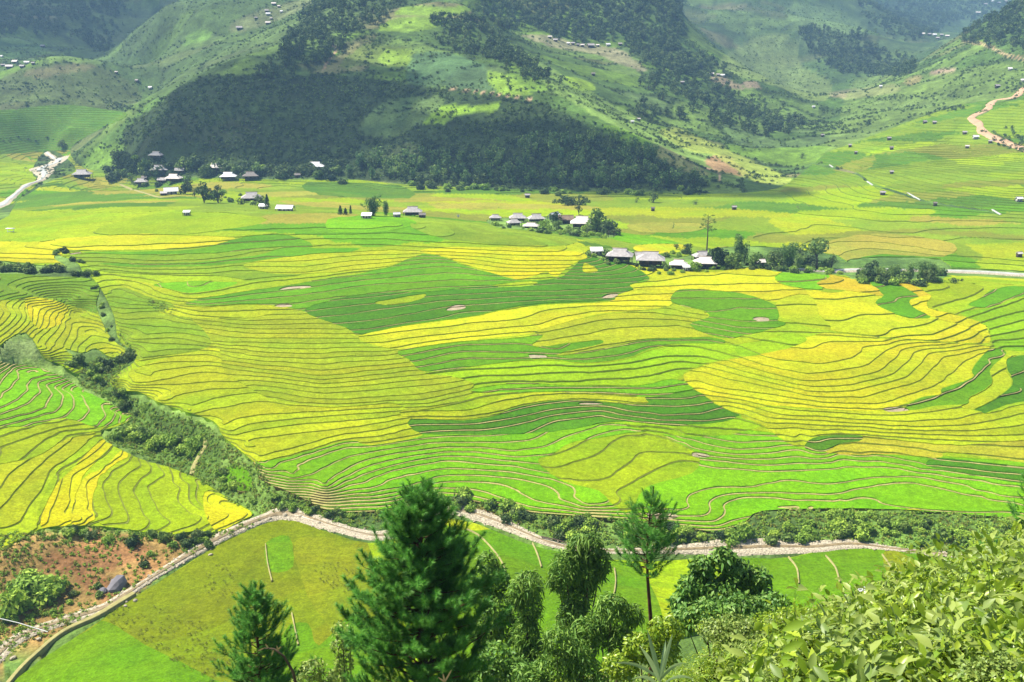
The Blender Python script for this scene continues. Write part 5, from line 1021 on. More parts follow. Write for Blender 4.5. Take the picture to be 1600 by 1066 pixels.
H(866,342,22,'white',"white gable end beside the dark round tree in the middle hamlet",.9,'gable'); H(884,349,27,'brown',"brown-roofed house between the white gable and the big white roof",.05,'gable'); H(909,358,40,'pale',"largest house of the middle hamlet with a broad pale roof",-.05,'hip',hmul=1.1)
H(932,398,22,'white',"flat white shed roof at the left end of the near hamlet",.05,'shed'); H(968,409,46,'grey',"grey-roofed stilt house with dark gable at the left of the near hamlet",-.2); H(1016,416,50,'grey',"broadest grey-roofed house of the near hamlet with dark eaves",-.12); H(1060,420,32,'pale',"pale grey-roofed house half hidden by the terrace edge in the near hamlet",-.15); H(1003,406,26,'grey',"grey roof showing behind the broadest house of the near hamlet",.1,'gable'); H(1072,424,15,'white',"small white shed at the terrace edge of the near hamlet",.0,'shed'); H(1097,407,32,'grey',"grey-roofed house left of the dark round tree in the near hamlet",.2); H(1101,419,40,'pale',"pale house roof in front at the right end of the near hamlet",-.1); H(1186,416,20,'pale',"small pale roof among bushes by itself, right of the near hamlet",.1,'gable')
HUTS = [(1285,214,7,'grey'),(1389,219,8,'grey'),(1328,230,7,'grey'),(1337,241,6,'grey'),(1393,234,8,'thatch'),(1507,210,9,'grey'),(1524,217,12,'white'),(1547,224,8,'grey'),(1511,232,8,'pale'),(1445,193,8,'grey'),(1460,194,8,'grey'),(1393,272,8,'grey'),(1379,305,11,'grey'),(1461,322,8,'thatch'),(1271,169,6,'white'),(1578,110,8,'white'),(1598,128,8,'white'),(1558,137,10,'grey'),(1376,137,6,'white')]
for u, v, w, c in HUTS: H(u, v, w, c, "tiny field hut on the terraced right slope", rng.uniform(-.3,.3), 'gable', "field huts on the right slope", "field_hut")
H(1147,328,10,'grey',"little grey hut in the far paddies, under the ploughed patch",.1,'gable',name="field_hut"); H(1592,315,14,'white',"white-roofed hut by the right picture edge above the stream glints",.2,'gable',name="field_hut"); H(1592,402,13,'pale',"grey hut in lime paddies above the far river, at the right edge",.3,'gable',name="field_hut"); H(824,309,11,'grey',"grey hut alone in the far paddies above the middle hamlet",.1,'gable',name="field_hut"); H(1020,330,8,'thatch',"small brown hut in the far paddies right of the middle hamlet",.2,'gable',name="field_hut"); H(292,337,14,'white',"open field hut with a white roof on the terrace crest",.05,'shed',name="field_hut"); H(988,193,7,'white',"left one of two little white-roofed huts on the bright spur",.1,'gable',name="field_hut"); H(998,189,7,'pale',"right one of two little huts on the bright spur",.1,'gable',name="field_hut"); H(927,118,8,'thatch',"dark lone hut high on the valley side behind the spur",.1,'gable',name="field_hut")
def village(pts, label, group, c=('pale','grey','white','grey')):
    for k, (u, v, w) in enumerate(pts): H(u, v, w, c[k % len(c)], label, rng.uniform(-.3,.3), 'gable', group, "hill_house")
village([(859,60,8),(868,65,9),(888,70,7),(895,70,8),(910,73,8),(923,74,14),(950,72,9),(969,71,8),(934,73,7),(903,72,6)], "tiny pale-roofed house below the middle mountain's forest", "hill village below the forest")
village([(428,8,9),(417,19,8),(419,24,9),(424,31,6),(419,38,10),(374,46,12),(440,20,6),(400,30,6),(436,12,6)], "tiny white-roofed house high on the left mountain", "hill village at the upper left")
village([(24,99,12),(35,106,10),(42,100,10),(5,104,8),(15,107,14),(67,74,9),(3,90,6),(52,101,7)], "small white-roofed house on the left valley side", "hill village at the left edge")
village([(182,115,6),(214,128,7),(235,139,8)], "tiny white roof in the left side valley", "roofs in the left side valley")
village([(1441,55,9),(1452,55,7),(1460,56,8),(1471,56,7),(1480,58,8),(1465,61,7)], "tiny white house on the far right mountain", "row of houses on the far mountain")
village([(1528,22,9),(1520,24,6),(1550,4,8),(1560,6,7),(1572,4,8),(1585,5,8),(1596,4,8),(1540,8,6)], "tiny pale house among the far top-right hills", "village at the top right")
village([(1112,118,9),(1122,119,7),(1129,120,8),(1066,131,8)], "small pale roof above the brown fields at the forest foot", "roofs above the brown fields")
print("houses", time.time()-T0)
# ------------------------------------------------------------------ trees one can tell apart
def tree(name, label, cat, leaf, wood, lm, p, group=None, rz=0, s=1.0):
    r = bpy.data.objects.new(name, None); COL.objects.link(r); r.location = p; r.rotation_euler = (0, 0, rz); r.scale = (s, s, s); r["label"] = label; r["category"] = cat
    if group: r["group"] = group
    link("crown" if cat != "bamboo" else "foliage", np_mesh("crown", leaf[0], leaf[1], [lm]), r)
    if wood is not None: link("trunk" if cat != "bamboo" else "culms", np_mesh("trunk", wood[0], wood[1], [bark]), r)
    return r
def mpx(u, v):                                            # metres per photo pixel at a ground point
    x, y, z = hit(u, v, 150); return (x, y, z), math.hypot(y, z-CAMZ)/F
SD = [200]
def bamboo(u, v, hp, label, spread=.35, nc=9, n=700, group=None, lm=None):
    p, m = mpx(u, v); h = hp*m*1.05; SD[0] += 1; l, w = bamboo_parts(h, h*spread, int(nc*1.4), int(n*1.7), max(.5, h*.06), SD[0]); return tree("bamboo_clump", label, "bamboo", l, w, lm or leaf_bamboo, (p[0], p[1], p[2]-.4), group)
def btree(u, v, hp, wp, label, n=420, trunk=.08, lm=None, group=None, name="broadleaf_tree", nb=9):
    p, m = mpx(u, v); h = hp*m*1.05; r = wp*m*.56; n = int(n*1.5); SD[0] += 1; l, w = broad_tree_parts(h, r, n, max(.45, r*.24), SD[0], trunk, nb); return tree(name, label, "tree", l, w, lm or leaf_dark, (p[0], p[1], p[2]-.4), group)
def conifer(u, v, hp, wp, label, n=260):
    p, m = mpx(u, v); h = hp*m; r = wp*m*.5; SD[0] += 1; rg = np.random.default_rng(SD[0]); t = rg.random(n)**.8; an = rg.uniform(0, 6.28, n); rr = r*(1-t)**.8*rg.uniform(.4, 1, n)+.1
    P = np.stack([rr*np.cos(an), rr*np.sin(an), h*(.1+.9*t)], 1); D = np.stack([np.cos(an), np.sin(an), .2*np.ones(n)], 1); return tree("narrow_conifer", label, "tree", leaf_cards(P, D, max(.6, r*.5), rg, .6, 0), tube_np([(0,0,-.5),(0,0,h*.6),(0,0,h*.95)], [.25,.15,.04]), leaf_dark, (p[0], p[1], p[2]-.2))
bamboo(583,338,38,"arching bamboo clump beside the low white roof on the terrace crest",.55,12,1100); bamboo(603,338,30,"upright bamboo to the right of the arching clump on the terrace crest",.15,6,450)
conifer(532,336,15,9,"leftmost of three little dark conifers on the terrace crest"); conifer(540,336,11,8,"middle and smallest of three little conifers on the crest"); conifer(548,335,14,5,"thinnest of three little conifers, next to the bamboo"); conifer(418,328,24,11,"dark narrow conifer between two white roofs in the far paddies")
btree(319,318,32,24,"dark bushy tree, larger of the pair in the paddies left of the broad grey roof",520); btree(341,318,27,18,"dark tree leaning right beside the larger one in the paddies",360); btree(405,321,14,20,"shrubby tree in front of the broad grey roof",220); btree(377,320,10,14,"low shrub tree left of the broad grey roof",160)
btree(206,287,16,14,"round pale-green tree beside the small grey house by the paddies",200,lm=leaf_mid); btree(293,291,14,16,"small round tree right of the pale grey stilt house",200); btree(290,304,14,22,"dark shrub tree at the right of the white-topped house",260); btree(304,308,14,10,"small dark tree right of the shrub beside the white-topped house",160); btree(190,262,26,26,"dense dark tree at the left end of the far village",420); btree(97,232,12,14,"dark round tree by the river at the foot of the bright slope",200)
btree(932,362,34,30,"tall tree with a yellow-green top beside the big pale roof",560,.12,leaf_mid); btree(920,366,14,16,"round bush tree in front of the big pale roof",220); btree(950,366,18,26,"dark spreading tree right of the big pale roof",360); btree(963,368,12,18,"low leafy tree at the right end of the middle hamlet",220); btree(868,350,17,20,"dark round tree between the grey roof and the white gable",300); btree(853,360,14,22,"yellow-green bushy tree at the field edge of the middle hamlet",260,lm=leaf_lime); btree(872,362,16,20,"green bushy tree in front of the brown roof",260,lm=leaf_mid); btree(888,365,12,16,"round green tree in front of the big house's left corner",200,lm=leaf_mid)
btree(888,321,13,22,"dark clump of trees in the far paddies above the middle hamlet",260); btree(908,321,13,16,"dark round tree at the right of the clump in the far paddies",200); btree(904,341,22,11,"thin tall tree just behind the brown roof",180,.45); btree(907,348,12,18,"dark bush tree behind the big pale roof",200); btree(995,317,9,8,"single small dark tree in the far paddies",120); btree(1021,317,18,16,"dark tree in the paddies at the end of the wooded hill",240); btree(1084,300,32,22,"tall dark tree at the right end of the wooded hill",420); btree(1253,248,9,8,"lone dark tree in the right valley bottom",120); btree(1086,320,7,10,"little bush tree below the tall dark one",90)
p, m = mpx(1104,396)
def lone():
    h = 62*m; rg = np.random.default_rng(9); P = []; D = []; tr = [tube_np([(0,0,-.5),(.1,0,h*.4),(-.1,0,h*.75),(0,0,h)], [.42,.32,.2,.06])]
    for k in range(16):
        a = k*2.4; z = h*rg.uniform(.52, .97); L = h*.17*(1.15-(z/h-.5)); e = np.array([L*math.cos(a), L*math.sin(a), z+L*.35]); tr.append(tube_np([(0,0,z), e*np.array([.6,.6,1]), e], [.13,.08,.03], 4)); q, d = blob_points(16, e, (.9,.9,.6), rg, .2); P.append(q); D.append(d)
    tv, tf, _ = join([(a, b, 0) for a, b in tr]); return leaf_cards(np.concatenate(P), np.concatenate(D), .75, rg, .6, .2), (tv, tf)
l, w = lone(); tree("tall_sparse_tree", "tall thin-stemmed tree with a sparse open crown behind the near hamlet", "tree", l, w, leaf_mid, p)
bamboo(1153,414,54,"tall upright bamboo plume behind the near hamlet",.12,5,620); bamboo(1163,412,40,"shorter bamboo plume leaning right behind the near hamlet",.2,4,380); btree(1119,418,28,34,"dark round tree between the two right houses of the near hamlet",520); btree(1144,419,22,32,"yellow-green bushy tree right of the near hamlet's last house",420,lm=leaf_mid); btree(1180,419,22,26,"round green tree between the yellow-green tree and the small pale roof",340,lm=leaf_mid); btree(1073,398,16,18,"dark little tree above the near hamlet's middle",240); btree(1057,390,9,12,"small tree on the golden field edge behind the near hamlet",120); btree(992,400,8,12,"low bush tree behind the broadest house",100); btree(1040,402,9,12,"small leafy tree behind the near hamlet's pale roof",110,lm=leaf_mid); btree(947,402,11,18,"bushy tree beside the flat white shed",200); btree(920,400,8,12,"small bush tree left of the flat white shed",120); btree(1038,420,12,12,"leafy shrub tree between two front houses of the near hamlet",140,lm=leaf_mid); btree(1085,423,13,20,"bright leafy shrub tree by the small white shed",220,lm=leaf_lime); btree(981,412,11,10,"pale leafy tree in front of the dark gable",110,lm=leaf_mid)
btree(1209,420,24,24,"dark round tree at the left of the big bamboo thicket",340); bamboo(1232,421,46,"big dark bamboo thicket right of the near hamlet",.42,13,1300); bamboo(1246,421,34,"lower right side of the big bamboo thicket",.4,7,520); btree(1275,420,46,40,"thin open-branched tree leaning over the thicket's right end",260,.45,leaf_mid); btree(1299,424,28,16,"slim dark tree at the near end of the river reach",200,.4); btree(1288,421,14,22,"low shrub tree on the river's near bank",180,lm=leaf_mid)
for u, v, h, t in ((1347,438,26,"leftmost bamboo of the riverside grove"),(1372,439,28,"short bamboo left of centre in the riverside grove"),(1395,439,30,"dark bamboo in the middle of the riverside grove"),(1421,439,36,"bamboo with a tall spike right of centre in the riverside grove"),(1440,438,38,"tallest bamboo near the right of the riverside grove"),(1456,438,33,"slim bamboo at the right of the riverside grove")): bamboo(u, v, h, t, .4, 8, 620, "riverside bamboo grove")
btree(1360,439,18,22,"dark rounded tree in front of the grove's left end",260); btree(1384,441,16,20,"dark rounded tree in front of the grove's middle",240); btree(1453,441,17,24,"round dark bush tree at the grove's right foot",280); btree(1410,441,18,22,"pale green rounded tree in front of the grove",260,lm=leaf_mid); btree(1340,436,16,10,"small dark tree hanging over the river at the grove's left",130); btree(1490,442,7,16,"low dark shrub tree alone in the lime paddies right of the grove",110); btree(1502,440,5,7,"tiny shrub tree right of the low dark one",60)
print("trees", time.time()-T0)
# ------------------------------------------------------------------ bushes on hedges, gully and stream banks (near enough to see leaf clumps)
BUSH = [np_mesh("bush", *bush_parts(1.0, 1.15, 420, .3, 300+k, 8), [m]) for k, m in enumerate((leaf_dark, leaf_bank, leaf_mid, leaf_bank))]
ALLB = []
def bush_row(pix, n, rpx, label, group, jit=(4,3), mats=(0,1,2,3), smin=.7, smax=1.25, seed=0):
    rg = np.random.default_rng(seed); l = np.array(crom(pix, False, 6)); k = np.sort(rg.uniform(0, len(l)-1, n))
    for t in k:
        i = int(t); f = t-i; u, v = l[i]*(1-f)+l[min(i+1, len(l)-1)]*f; u += rg.normal()*jit[0]; v += rg.normal()*jit[1]
        (x, y, z), m = mpx(u, v); s = rpx*m*rg.uniform(smin, smax); ALLB.append((s*F/math.hypot(y, z-CAMZ), mats[rg.integers(len(mats))], (x, y, z-.15*s), s, s*rg.uniform(.75, 1.2), label, group))
bush_row([(-5,421),(30,423),(60,426),(95,424)], 20, 11, "dark green bush in the hedge below the golden paddies", "hedge below the golden paddies", (2,1.5), (0,2), seed=1)
bush_row([(84,398),(98,394),(110,402),(122,412),(150,408)], 9, 6, "small dark bush round the sunken green paddies", "bushes round the sunken paddies", (2,1.5), (0,2), seed=2)
bush_row([(115,432),(135,428),(157,430)], 7, 7, "dark bush on the bank left of the golden hedge's end", "bushes at the gully head", (2,1.5), (0,2), seed=3)
bush_row([(112,562),(135,572),(160,578),(185,568),(205,560)], 14, 11, "dark bush in the shaded hollow of the gully", "bushes in the gully hollow", (5,4), (0,2), seed=4)
bush_row([(150,450),(160,478),(170,505),(178,530)], 10, 5, "low green bush in the upper gully", "bushes in the upper gully", (3,3), (1,3), seed=5)
bush_row([(150,590),(180,615),(195,635),(225,650)], 13, 8, "pale green bush in the lower gully", "bushes in the lower gully", (8,6), (1,3,1), seed=6)
bush_row([(180,688),(210,685),(240,690),(270,700),(300,712)], 24, 13, "leafy bush in the thicket beside the gully path", "thicket beside the gully path", (10,9), (1,2,3,3), seed=7)
bush_row([(330,725),(345,745),(370,765),(400,775),(425,780)], 12, 8, "small bush on the bank where the gully meets the stream", "bushes where gully meets stream", (6,5), (1,3,0), seed=8)
bush_row([(20,905),(45,915),(70,905),(30,940),(80,925)], 8, 26, "big rounded bush on the eroded bank at the left", "big bushes on the eroded bank", (10,7), (1,0,3), .8, 1.2, seed=9)
bush_row([(90,838),(140,838),(190,845),(240,850),(290,850),(330,845)], 20, 11, "dark bush hanging on the bank under the left terraces", "bushes on the bank under the left terraces", (8,6), (0,2,1), seed=10)
bush_row([(10,975),(60,960),(120,940),(180,905),(240,880)], 12, 10, "scrubby bush on the red eroded slope", "bushes on the red slope", (14,10), (0,1,2), .6, 1.2, seed=11)
bush_row([(440,795),(490,800),(540,806),(590,808),(640,800)], 18, 8, "low bush along the stream bank under the green terraces", "bushes under the green terraces", (4,3), (1,0,3), seed=12)
bush_row([(665,782),(700,784),(740,788),(790,800),(840,815),(880,825),(930,825)], 40, 12, "rounded bush on the bank above the bright stream bed", "bushes above the bright stream bed", (5,6), (1,3,0), .7, 1.3, seed=13)
bush_row([(950,825),(1000,832),(1060,838),(1120,842)], 20, 12, "bush on the bank behind the bare-trunked pine", "bushes behind the bare-trunked pine", (6,6), (1,3,0), .7, 1.3, seed=14)
bush_row([(1130,838),(1180,832),(1240,836),(1300,830),(1340,826),(1390,836),(1440,838),(1500,845),(1560,850),(1610,855)], 64, 12, "leafy bush in the long bank thicket above the right-hand stream", "long bank thicket on the right", (6,8), (2,1,1,3), .7, 1.35, seed=15)
bush_row([(1300,805),(1330,808),(1370,812),(1420,822),(1500,825),(1580,830)], 24, 9, "low bush among the little yellow paddies by the bank", "bushes among the little yellow paddies", (5,4), (1,3), seed=16)
bush_row([(180,275),(215,268),(250,262),(300,262),(350,268),(400,270),(450,272),(500,272),(540,276)], 60, 11, "dark bushy tree among the far village houses at the hill foot", "greenery of the far village", (6,7), (0,2,0), .6, 1.4, seed=17)
bush_row([(230,290),(262,294),(300,300),(330,306),(385,318),(420,322)], 22, 6, "low green bush beside the far village paddies", "low bushes by the far village", (8,4), (0,2,1), .6, 1.3, seed=18)
bush_row([(765,352),(800,357),(845,362),(880,366),(915,368),(955,371)], 34, 6, "green bush along the field edge of the middle hamlet", "bushes of the middle hamlet", (4,3), (1,2,0), .6, 1.4, seed=19)
bush_row([(925,404),(965,412),(1010,421),(1050,424),(1095,424),(1140,422),(1190,420),(1215,421)], 36, 6, "green bush along the terrace edge of the near hamlet", "bushes of the near hamlet", (5,3), (1,2,3), .6, 1.3, seed=20)
bush_row([(1035,398),(1075,398),(1115,408),(1140,412),(1180,412)], 18, 7, "dark bush behind the houses of the near hamlet", "bushes behind the near hamlet", (5,3), (0,2), .6, 1.3, seed=21)
bush_row([(1335,438),(1360,441),(1390,443),(1420,443),(1465,441)], 30, 8, "round bush at the foot of the riverside grove", "bushes of the riverside grove", (4,2), (0,2,1), .7, 1.4, seed=22)
bush_row([(1215,424),(1240,425),(1265,425),(1300,428),(1330,430)], 16, 7, "bush under the big bamboo thicket", "bushes of the bamboo thicket", (4,2), (0,2), .7, 1.4, seed=23)
bush_row([(160,262),(185,266),(205,258),(195,250)], 12, 9, "dark tree mass at the corner of the wooded hill", "trees at the hill corner", (6,5), (0,2), .8, 1.4, seed=24)
bush_row([(640,291),(720,296),(800,300),(900,302),(1000,304),(1090,303)], 40, 7, "dark bush at the foot of the shaded hill", "bushes at the shaded hill's foot", (6,3), (0,2), .6, 1.4, seed=25)
bush_row([(1196,412),(1215,408),(1235,405),(1255,408),(1275,416)], 18, 11, "dark bushy tree massed round the big bamboo thicket", "trees massed round the bamboo thicket", (5,5), (0,2,0), .7, 1.4, seed=26)
bush_row([(1345,430),(1375,431),(1410,428),(1445,430),(1465,434)], 20, 11, "dark bushy tree massed in the riverside grove", "trees massed in the riverside grove", (4,3), (0,2), .7, 1.3, seed=27)
bush_row([(910,362),(930,358),(950,362)], 8, 10, "dark bushy tree beside the big pale roof", "trees beside the big pale roof", (6,4), (0,2,1), .7, 1.3, seed=28)
ALLB.sort(key=lambda b: -b[0])
for b in ALLB[:295]: plant_one("bush", BUSH[b[1]], b[2], b[3], b[5], "bush", b[6], sz=b[4])
scatter("small_bushes", "bush", BUSH, np.array([b[2] for b in ALLB[295:]]), 1, 1, "small bushes round the hamlets and hedges", 33, sizes=[b[3] for b in ALLB[295:]])
print("bushes", len(ALLB), time.time()-T0)
# grey boulder slab, water pipe, scarecrow, post frame
def rock(u, v, wpx, label, seed, mat, sz=.7):
    (x, y, z), m = mpx(u, v); me = rock_np(seed, 1.0).copy(); me.materials.clear(); me.materials.append(mat); o = link("boulder", me, loc=(x, y, z+.2), label=label, cat="boulder"); s = wpx*m*.5; o.scale = (s, s*.8, s*sz*1.25); o.rotation_euler = (.35, .2, seed); return o
slab = mat_simple("grey_slab", lin((158,154,160))*.5, .9, .25, .5, bump=.15, bscale=2)
rock(183,916,36,"pale grey rock slab on the eroded red bank",5,slab,.9); rock(160,925,14,"smaller grey stone left of the rock slab",6,slab)
for k, (u, v, w) in enumerate(((212,940,9),(196,948,8),(330,868,8),(420,812,9),(445,806,10),(470,808,8),(500,818,8),(640,838,10),(60,1000,10),(20,1030,12),(120,975,8))): rock(u, v, w, "pale stone lying in the stream bed", 20+k, stone_mat)["group"] = "stones in the stream bed"
pp = [hit(u, v, 150) for u, v in ((-10,979),(30,983),(75,991))]; pm = mat_simple("white_pipe", (.75,.75,.72), .5, .05, 1)
tv, tf = tube_np([(a, b, c+h) for (a, b, c), h in zip(pp, (2.2,1.4,.5))], [.09]*3, 6); link("water_pipe", np_mesh("water_pipe", tv, tf, [pm]), label="thin white water pipe crossing the stony bank at the left edge", cat="pipe")
(x, y, z), m = mpx(955,372); r = bpy.data.objects.new("post_frame", None); COL.objects.link(r); r.location = (x, y, z); r["label"] = "open grey post frame at the right end of the middle hamlet"; r["category"] = "frame"
for sx in (-1.4, 1.4): link("post", boxes("post", [(sx-.12,-.12,-.5,sx+.12,.12,4.2)], wood_mat), r)
for zz in (2.0, 3.6): link("crossbar", boxes("crossbar", [(-2.0,-.1,zz,2.0,.1,zz+.2)], wood_mat), r)
(x, y, z), m = mpx(17,364); r = bpy.data.objects.new("field_shelter", None); COL.objects.link(r); r.location = (x, y, z); r["label"] = "small white open shelter frame in the lime field at the left edge"; r["category"] = "shelter"
for sx in (-1, 1): link("post", boxes("post", [(sx*1.6-.09,-.09,-.5,sx*1.6+.09,.09,2.2)], pm), r)
link("roof", boxes("roof", [(-2.2,-.9,2.2,2.2,.9,2.34)], ROOFC['white']), r); link("bench", boxes("bench", [(-1.4,-.4,.6,1.4,.4,.75)], pm), r)
(x, y, z), m = mpx(716,341); r = bpy.data.objects.new("scarecrow", None); COL.objects.link(r); r.location = (x, y, z); r["label"] = "white scarecrow on a stick in the green field left of the middle hamlet"; r["category"] = "scarecrow"
link("stick", boxes("stick", [(-.05,-.05,-.5,.05,.05,2.4)], wood_mat), r); link("cloth", poly_mesh("cloth", [(-.9,0,1.9),(.9,.05,1.9),(.55,.1,.7),(-.5,-.1,.75),(-.9,.22,1.9),(.9,.27,1.9),(.55,.3,.7),(-.5,.15,.75)], [(0,3,2,1),(4,5,6,7),(0,1,5,4),(1,2,6,5),(2,3,7,6),(3,0,4,7)], ROOFC['white']), r)
# ------------------------------------------------------------------ the camera's own hillside: pines, bamboo, shrubs and vines
needle_mat = mat_simple("pine_needles", lin((92,150,56))*1.0, 0.5, 0.25, 1.5, island=.35, trans=.3, spec=.35)
leaf_vine = mat_simple("vine_leaf", lin((172,204,60))*0.62, 0.36, 0.2, 2.5, island=.35, trans=.36, spec=.45)
leaf_pale = mat_simple("pale_leaf", lin((168,194,92))*0.6, 0.45, 0.2, 2.5, island=.3, trans=.3, spec=.35)
leaf_fg = mat_simple("bamboo_leaf_near", lin((126,168,66))*0.7, 0.55, 0.25, 0.5, island=.35, trans=.28, spec=.3)
leaf_fgdark = mat_simple("shrub_leaf_near", lin((116,160,66))*0.76, 0.5, 0.25, 0.6, island=.35, trans=.25, spec=.35)
bark_red = mat_simple("pine_bark", lin((120,84,64))*0.5, .95, .3, 5, bump=.02, bscale=30)
def needles(P, A, n, ln, wd, rg, spread=.8):
    """bottle-brush shoots: P bases, A axis vectors (length = shoot length)"""
    m = len(P); L = np.linalg.norm(A, axis=1); U = A/L[:, None]; t = rg.random((m, n))**.8
    r = rg.normal(size=(m, n, 3)); r -= (r*U[:, None]).sum(-1, keepdims=True)*U[:, None]; r /= np.linalg.norm(r, axis=2)[..., None]+1e-9
    d = U[:, None]*(0.55+.5*t[..., None])+r*spread; d /= np.linalg.norm(d, axis=2)[..., None]
    b = P[:, None]+A[:, None]*t[..., None]; s = np.cross(d, r+.3*rg.normal(size=r.shape)); s /= np.linalg.norm(s, axis=2)[..., None]+1e-9
    l = ln*rg.uniform(.7, 1.15, (m, n, 1)); V = np.stack([b-s*wd*.5, b+s*wd*.5, b+d*l+np.array([0, 0, -.12])*l], 2).reshape(-1, 3)
    return V, np.arange(len(V)).reshape(-1, 3)
def pine(u, v, D, prof, label, seed, lean=(0, 0), whorl=.5, nbr=6, nn=60, ln=.23, wd=.02, trunk_r=.16, name="pine_tree", curve=None):
    rg = np.random.default_rng(seed); tx, ty, tz = pd(u, v, D); gz = float(height(np.array([tx]), np.array([ty]))[0]); h = tz-gz
    r = bpy.data.objects.new(name, None); COL.objects.link(r); r.location = (tx, ty, gz); r["label"] = label; r["category"] = "pine"
    s_ = np.array([a for a, b in prof]); r_ = np.array([b for a, b in prof]); ax = lambda z: np.array([lean[0]*(z-h)+(curve(z) if curve else 0), lean[1]*(z-h), z])
    zs = np.linspace(-.5, h, 12); tv, tf = tube_np([ax(z) for z in zs], [trunk_r*(1-.88*max(0, z)/h) for z in zs], 8); link("trunk", np_mesh("trunk", tv, tf, [bark_red], smooth=True), r)
    BP = []; BA = []; br = []; s = s_[0]; k = 0
    BP.append(ax(h-.5)); BA.append(np.array([0, 0, .5]))
    while s < s_[-1]:
        R = float(np.interp(s, s_, r_)); nb_ = nbr if R > .3 else 4
        for j in range(nb_):
            if rg.random() < (.05 if D == 34 else .18) and R > .4: continue
            L = R*rg.uniform(.45, 1.2); a = k*1.1+j*2*math.pi/nb_+rg.uniform(-.35, .35); o = np.array([math.cos(a), math.sin(a), 0]); b0 = ax(h-s+rg.uniform(-.15, .15)); up = rg.uniform(.3, .6)
            tt = np.linspace(0, 1, 5); c = b0[None]+o[None]*(L*tt)[:, None]+np.array([0, 0, 1])[None]*(L*up*tt**1.6)[:, None]
            br.append(tube_np(c, np.linspace(.012+.018*L, .008, 5), 4)); ns = max(2, int(2+L*4.2))
            for q in range(ns):
                f = 1.0 if q == 0 else rg.uniform(.3, 1); p0 = np.array([np.interp(f, tt, c[:, e]) for e in range(3)]); sd_ = np.array([-o[1], o[0], 0])*rg.normal()*.6*(q > 0)
                d = o*.55+np.array([0, 0, rg.uniform(.6, 1.4)])+sd_; d /= np.linalg.norm(d); BP.append(p0); BA.append(d*rg.uniform(.4, .8)*min(1, .5+R))
        s += whorl*rg.uniform(.8, 1.2); k += 1
    v_, f_ = needles(np.array(BP), np.array(BA), nn, ln, wd, rg); link("needles", np_mesh("needles", v_, f_, [needle_mat]), r)
    bv, bf, _ = join([(a, b, 0) for a, b in br]); link("branches", np_mesh("branches", bv, bf, [bark_red]), r, kind='stuff'); return r
pine(655,765,34,[(.35,.28),(1,.6),(2,1.1),(3,1.6),(4.2,2.15),(5.4,2.5),(7,2.75),(9,2.7)], "largest pine, dense and dark green, in front of the stream", 1, whorl=.32, nbr=8, nn=135, ln=.27, wd=.021, trunk_r=.2)
pine(396,922,38,[(.3,.2),(1,.45),(1.9,.8),(3.5,1.4),(5,1.8),(7,1.9)], "smaller pine at the bottom left with a pointed top", 2, whorl=.38, nbr=7, nn=110, wd=.021, trunk_r=.15)
pine(1023,760,45,[(.7,.18),(1.3,.35),(2,1.0),(2.7,1.5),(3.5,1.65),(4.3,1.4),(5.0,.8)], "slender pine with a bare trunk and a thin dark crown", 3, whorl=.36, nbr=6, nn=80, wd=.02, trunk_r=.17, curve=lambda z: .25*math.sin(z*.45))
pine(1545,856,20,[(.2,.12),(.6,.28),(1.2,.5),(2,.6)], "little pine sapling rising from the vines at the right", 4, whorl=.28, nn=40, ln=.14, wd=.012, trunk_r=.05, name="pine_sapling")
pine(1630,738,24,[(.2,.15),(.8,.38),(1.4,.42),(2.2,.3)], "young pine whose branch tips enter at the right picture edge", 5, whorl=.35, nn=50, ln=.17, trunk_r=.06, name="pine_sapling")
def ovate(P, Nrm, size, rg, asp=.55, up=.6, droop=.25):
    """leaf blades with a point, a midrib fold and a droop: 6 triangles each"""
    n = len(P); nr = Nrm*.7+.6*rg.normal(size=(n, 3)); nr[:, 2] += up; nr /= np.linalg.norm(nr, axis=1)[:, None]; t = np.cross(nr, rg.normal(size=(n, 3))); t /= np.linalg.norm(t, axis=1)[:, None]; b = np.cross(nr, t)
    s = (size*rg.uniform(.6, 1.35, n))[:, None]; dn = np.array([0, 0, -1.0])*droop
    base = P; m1 = P+t*s*.35+dn*s*.08; m2 = P+t*s*.7+dn*s*.35; tip = P+t*s+dn*s*.8; w = s*asp*.5
    l1 = m1+b*w+nr*s*.07; r1 = m1-b*w+nr*s*.07; l2 = m2+b*w*.72+nr*s*.05; r2 = m2-b*w*.72+nr*s*.05
    V = np.stack([base, m1, m2, tip, l1, r1, l2, r2], 1).reshape(-1, 3); i = (np.arange(n)*8)[:, None]
    F_ = np.concatenate([i+np.array([q]) for q in ((0,1,4),(0,5,1),(1,2,6),(1,6,4),(1,5,7),(1,7,2),(2,3,6),(2,7,3))]); return V, F_
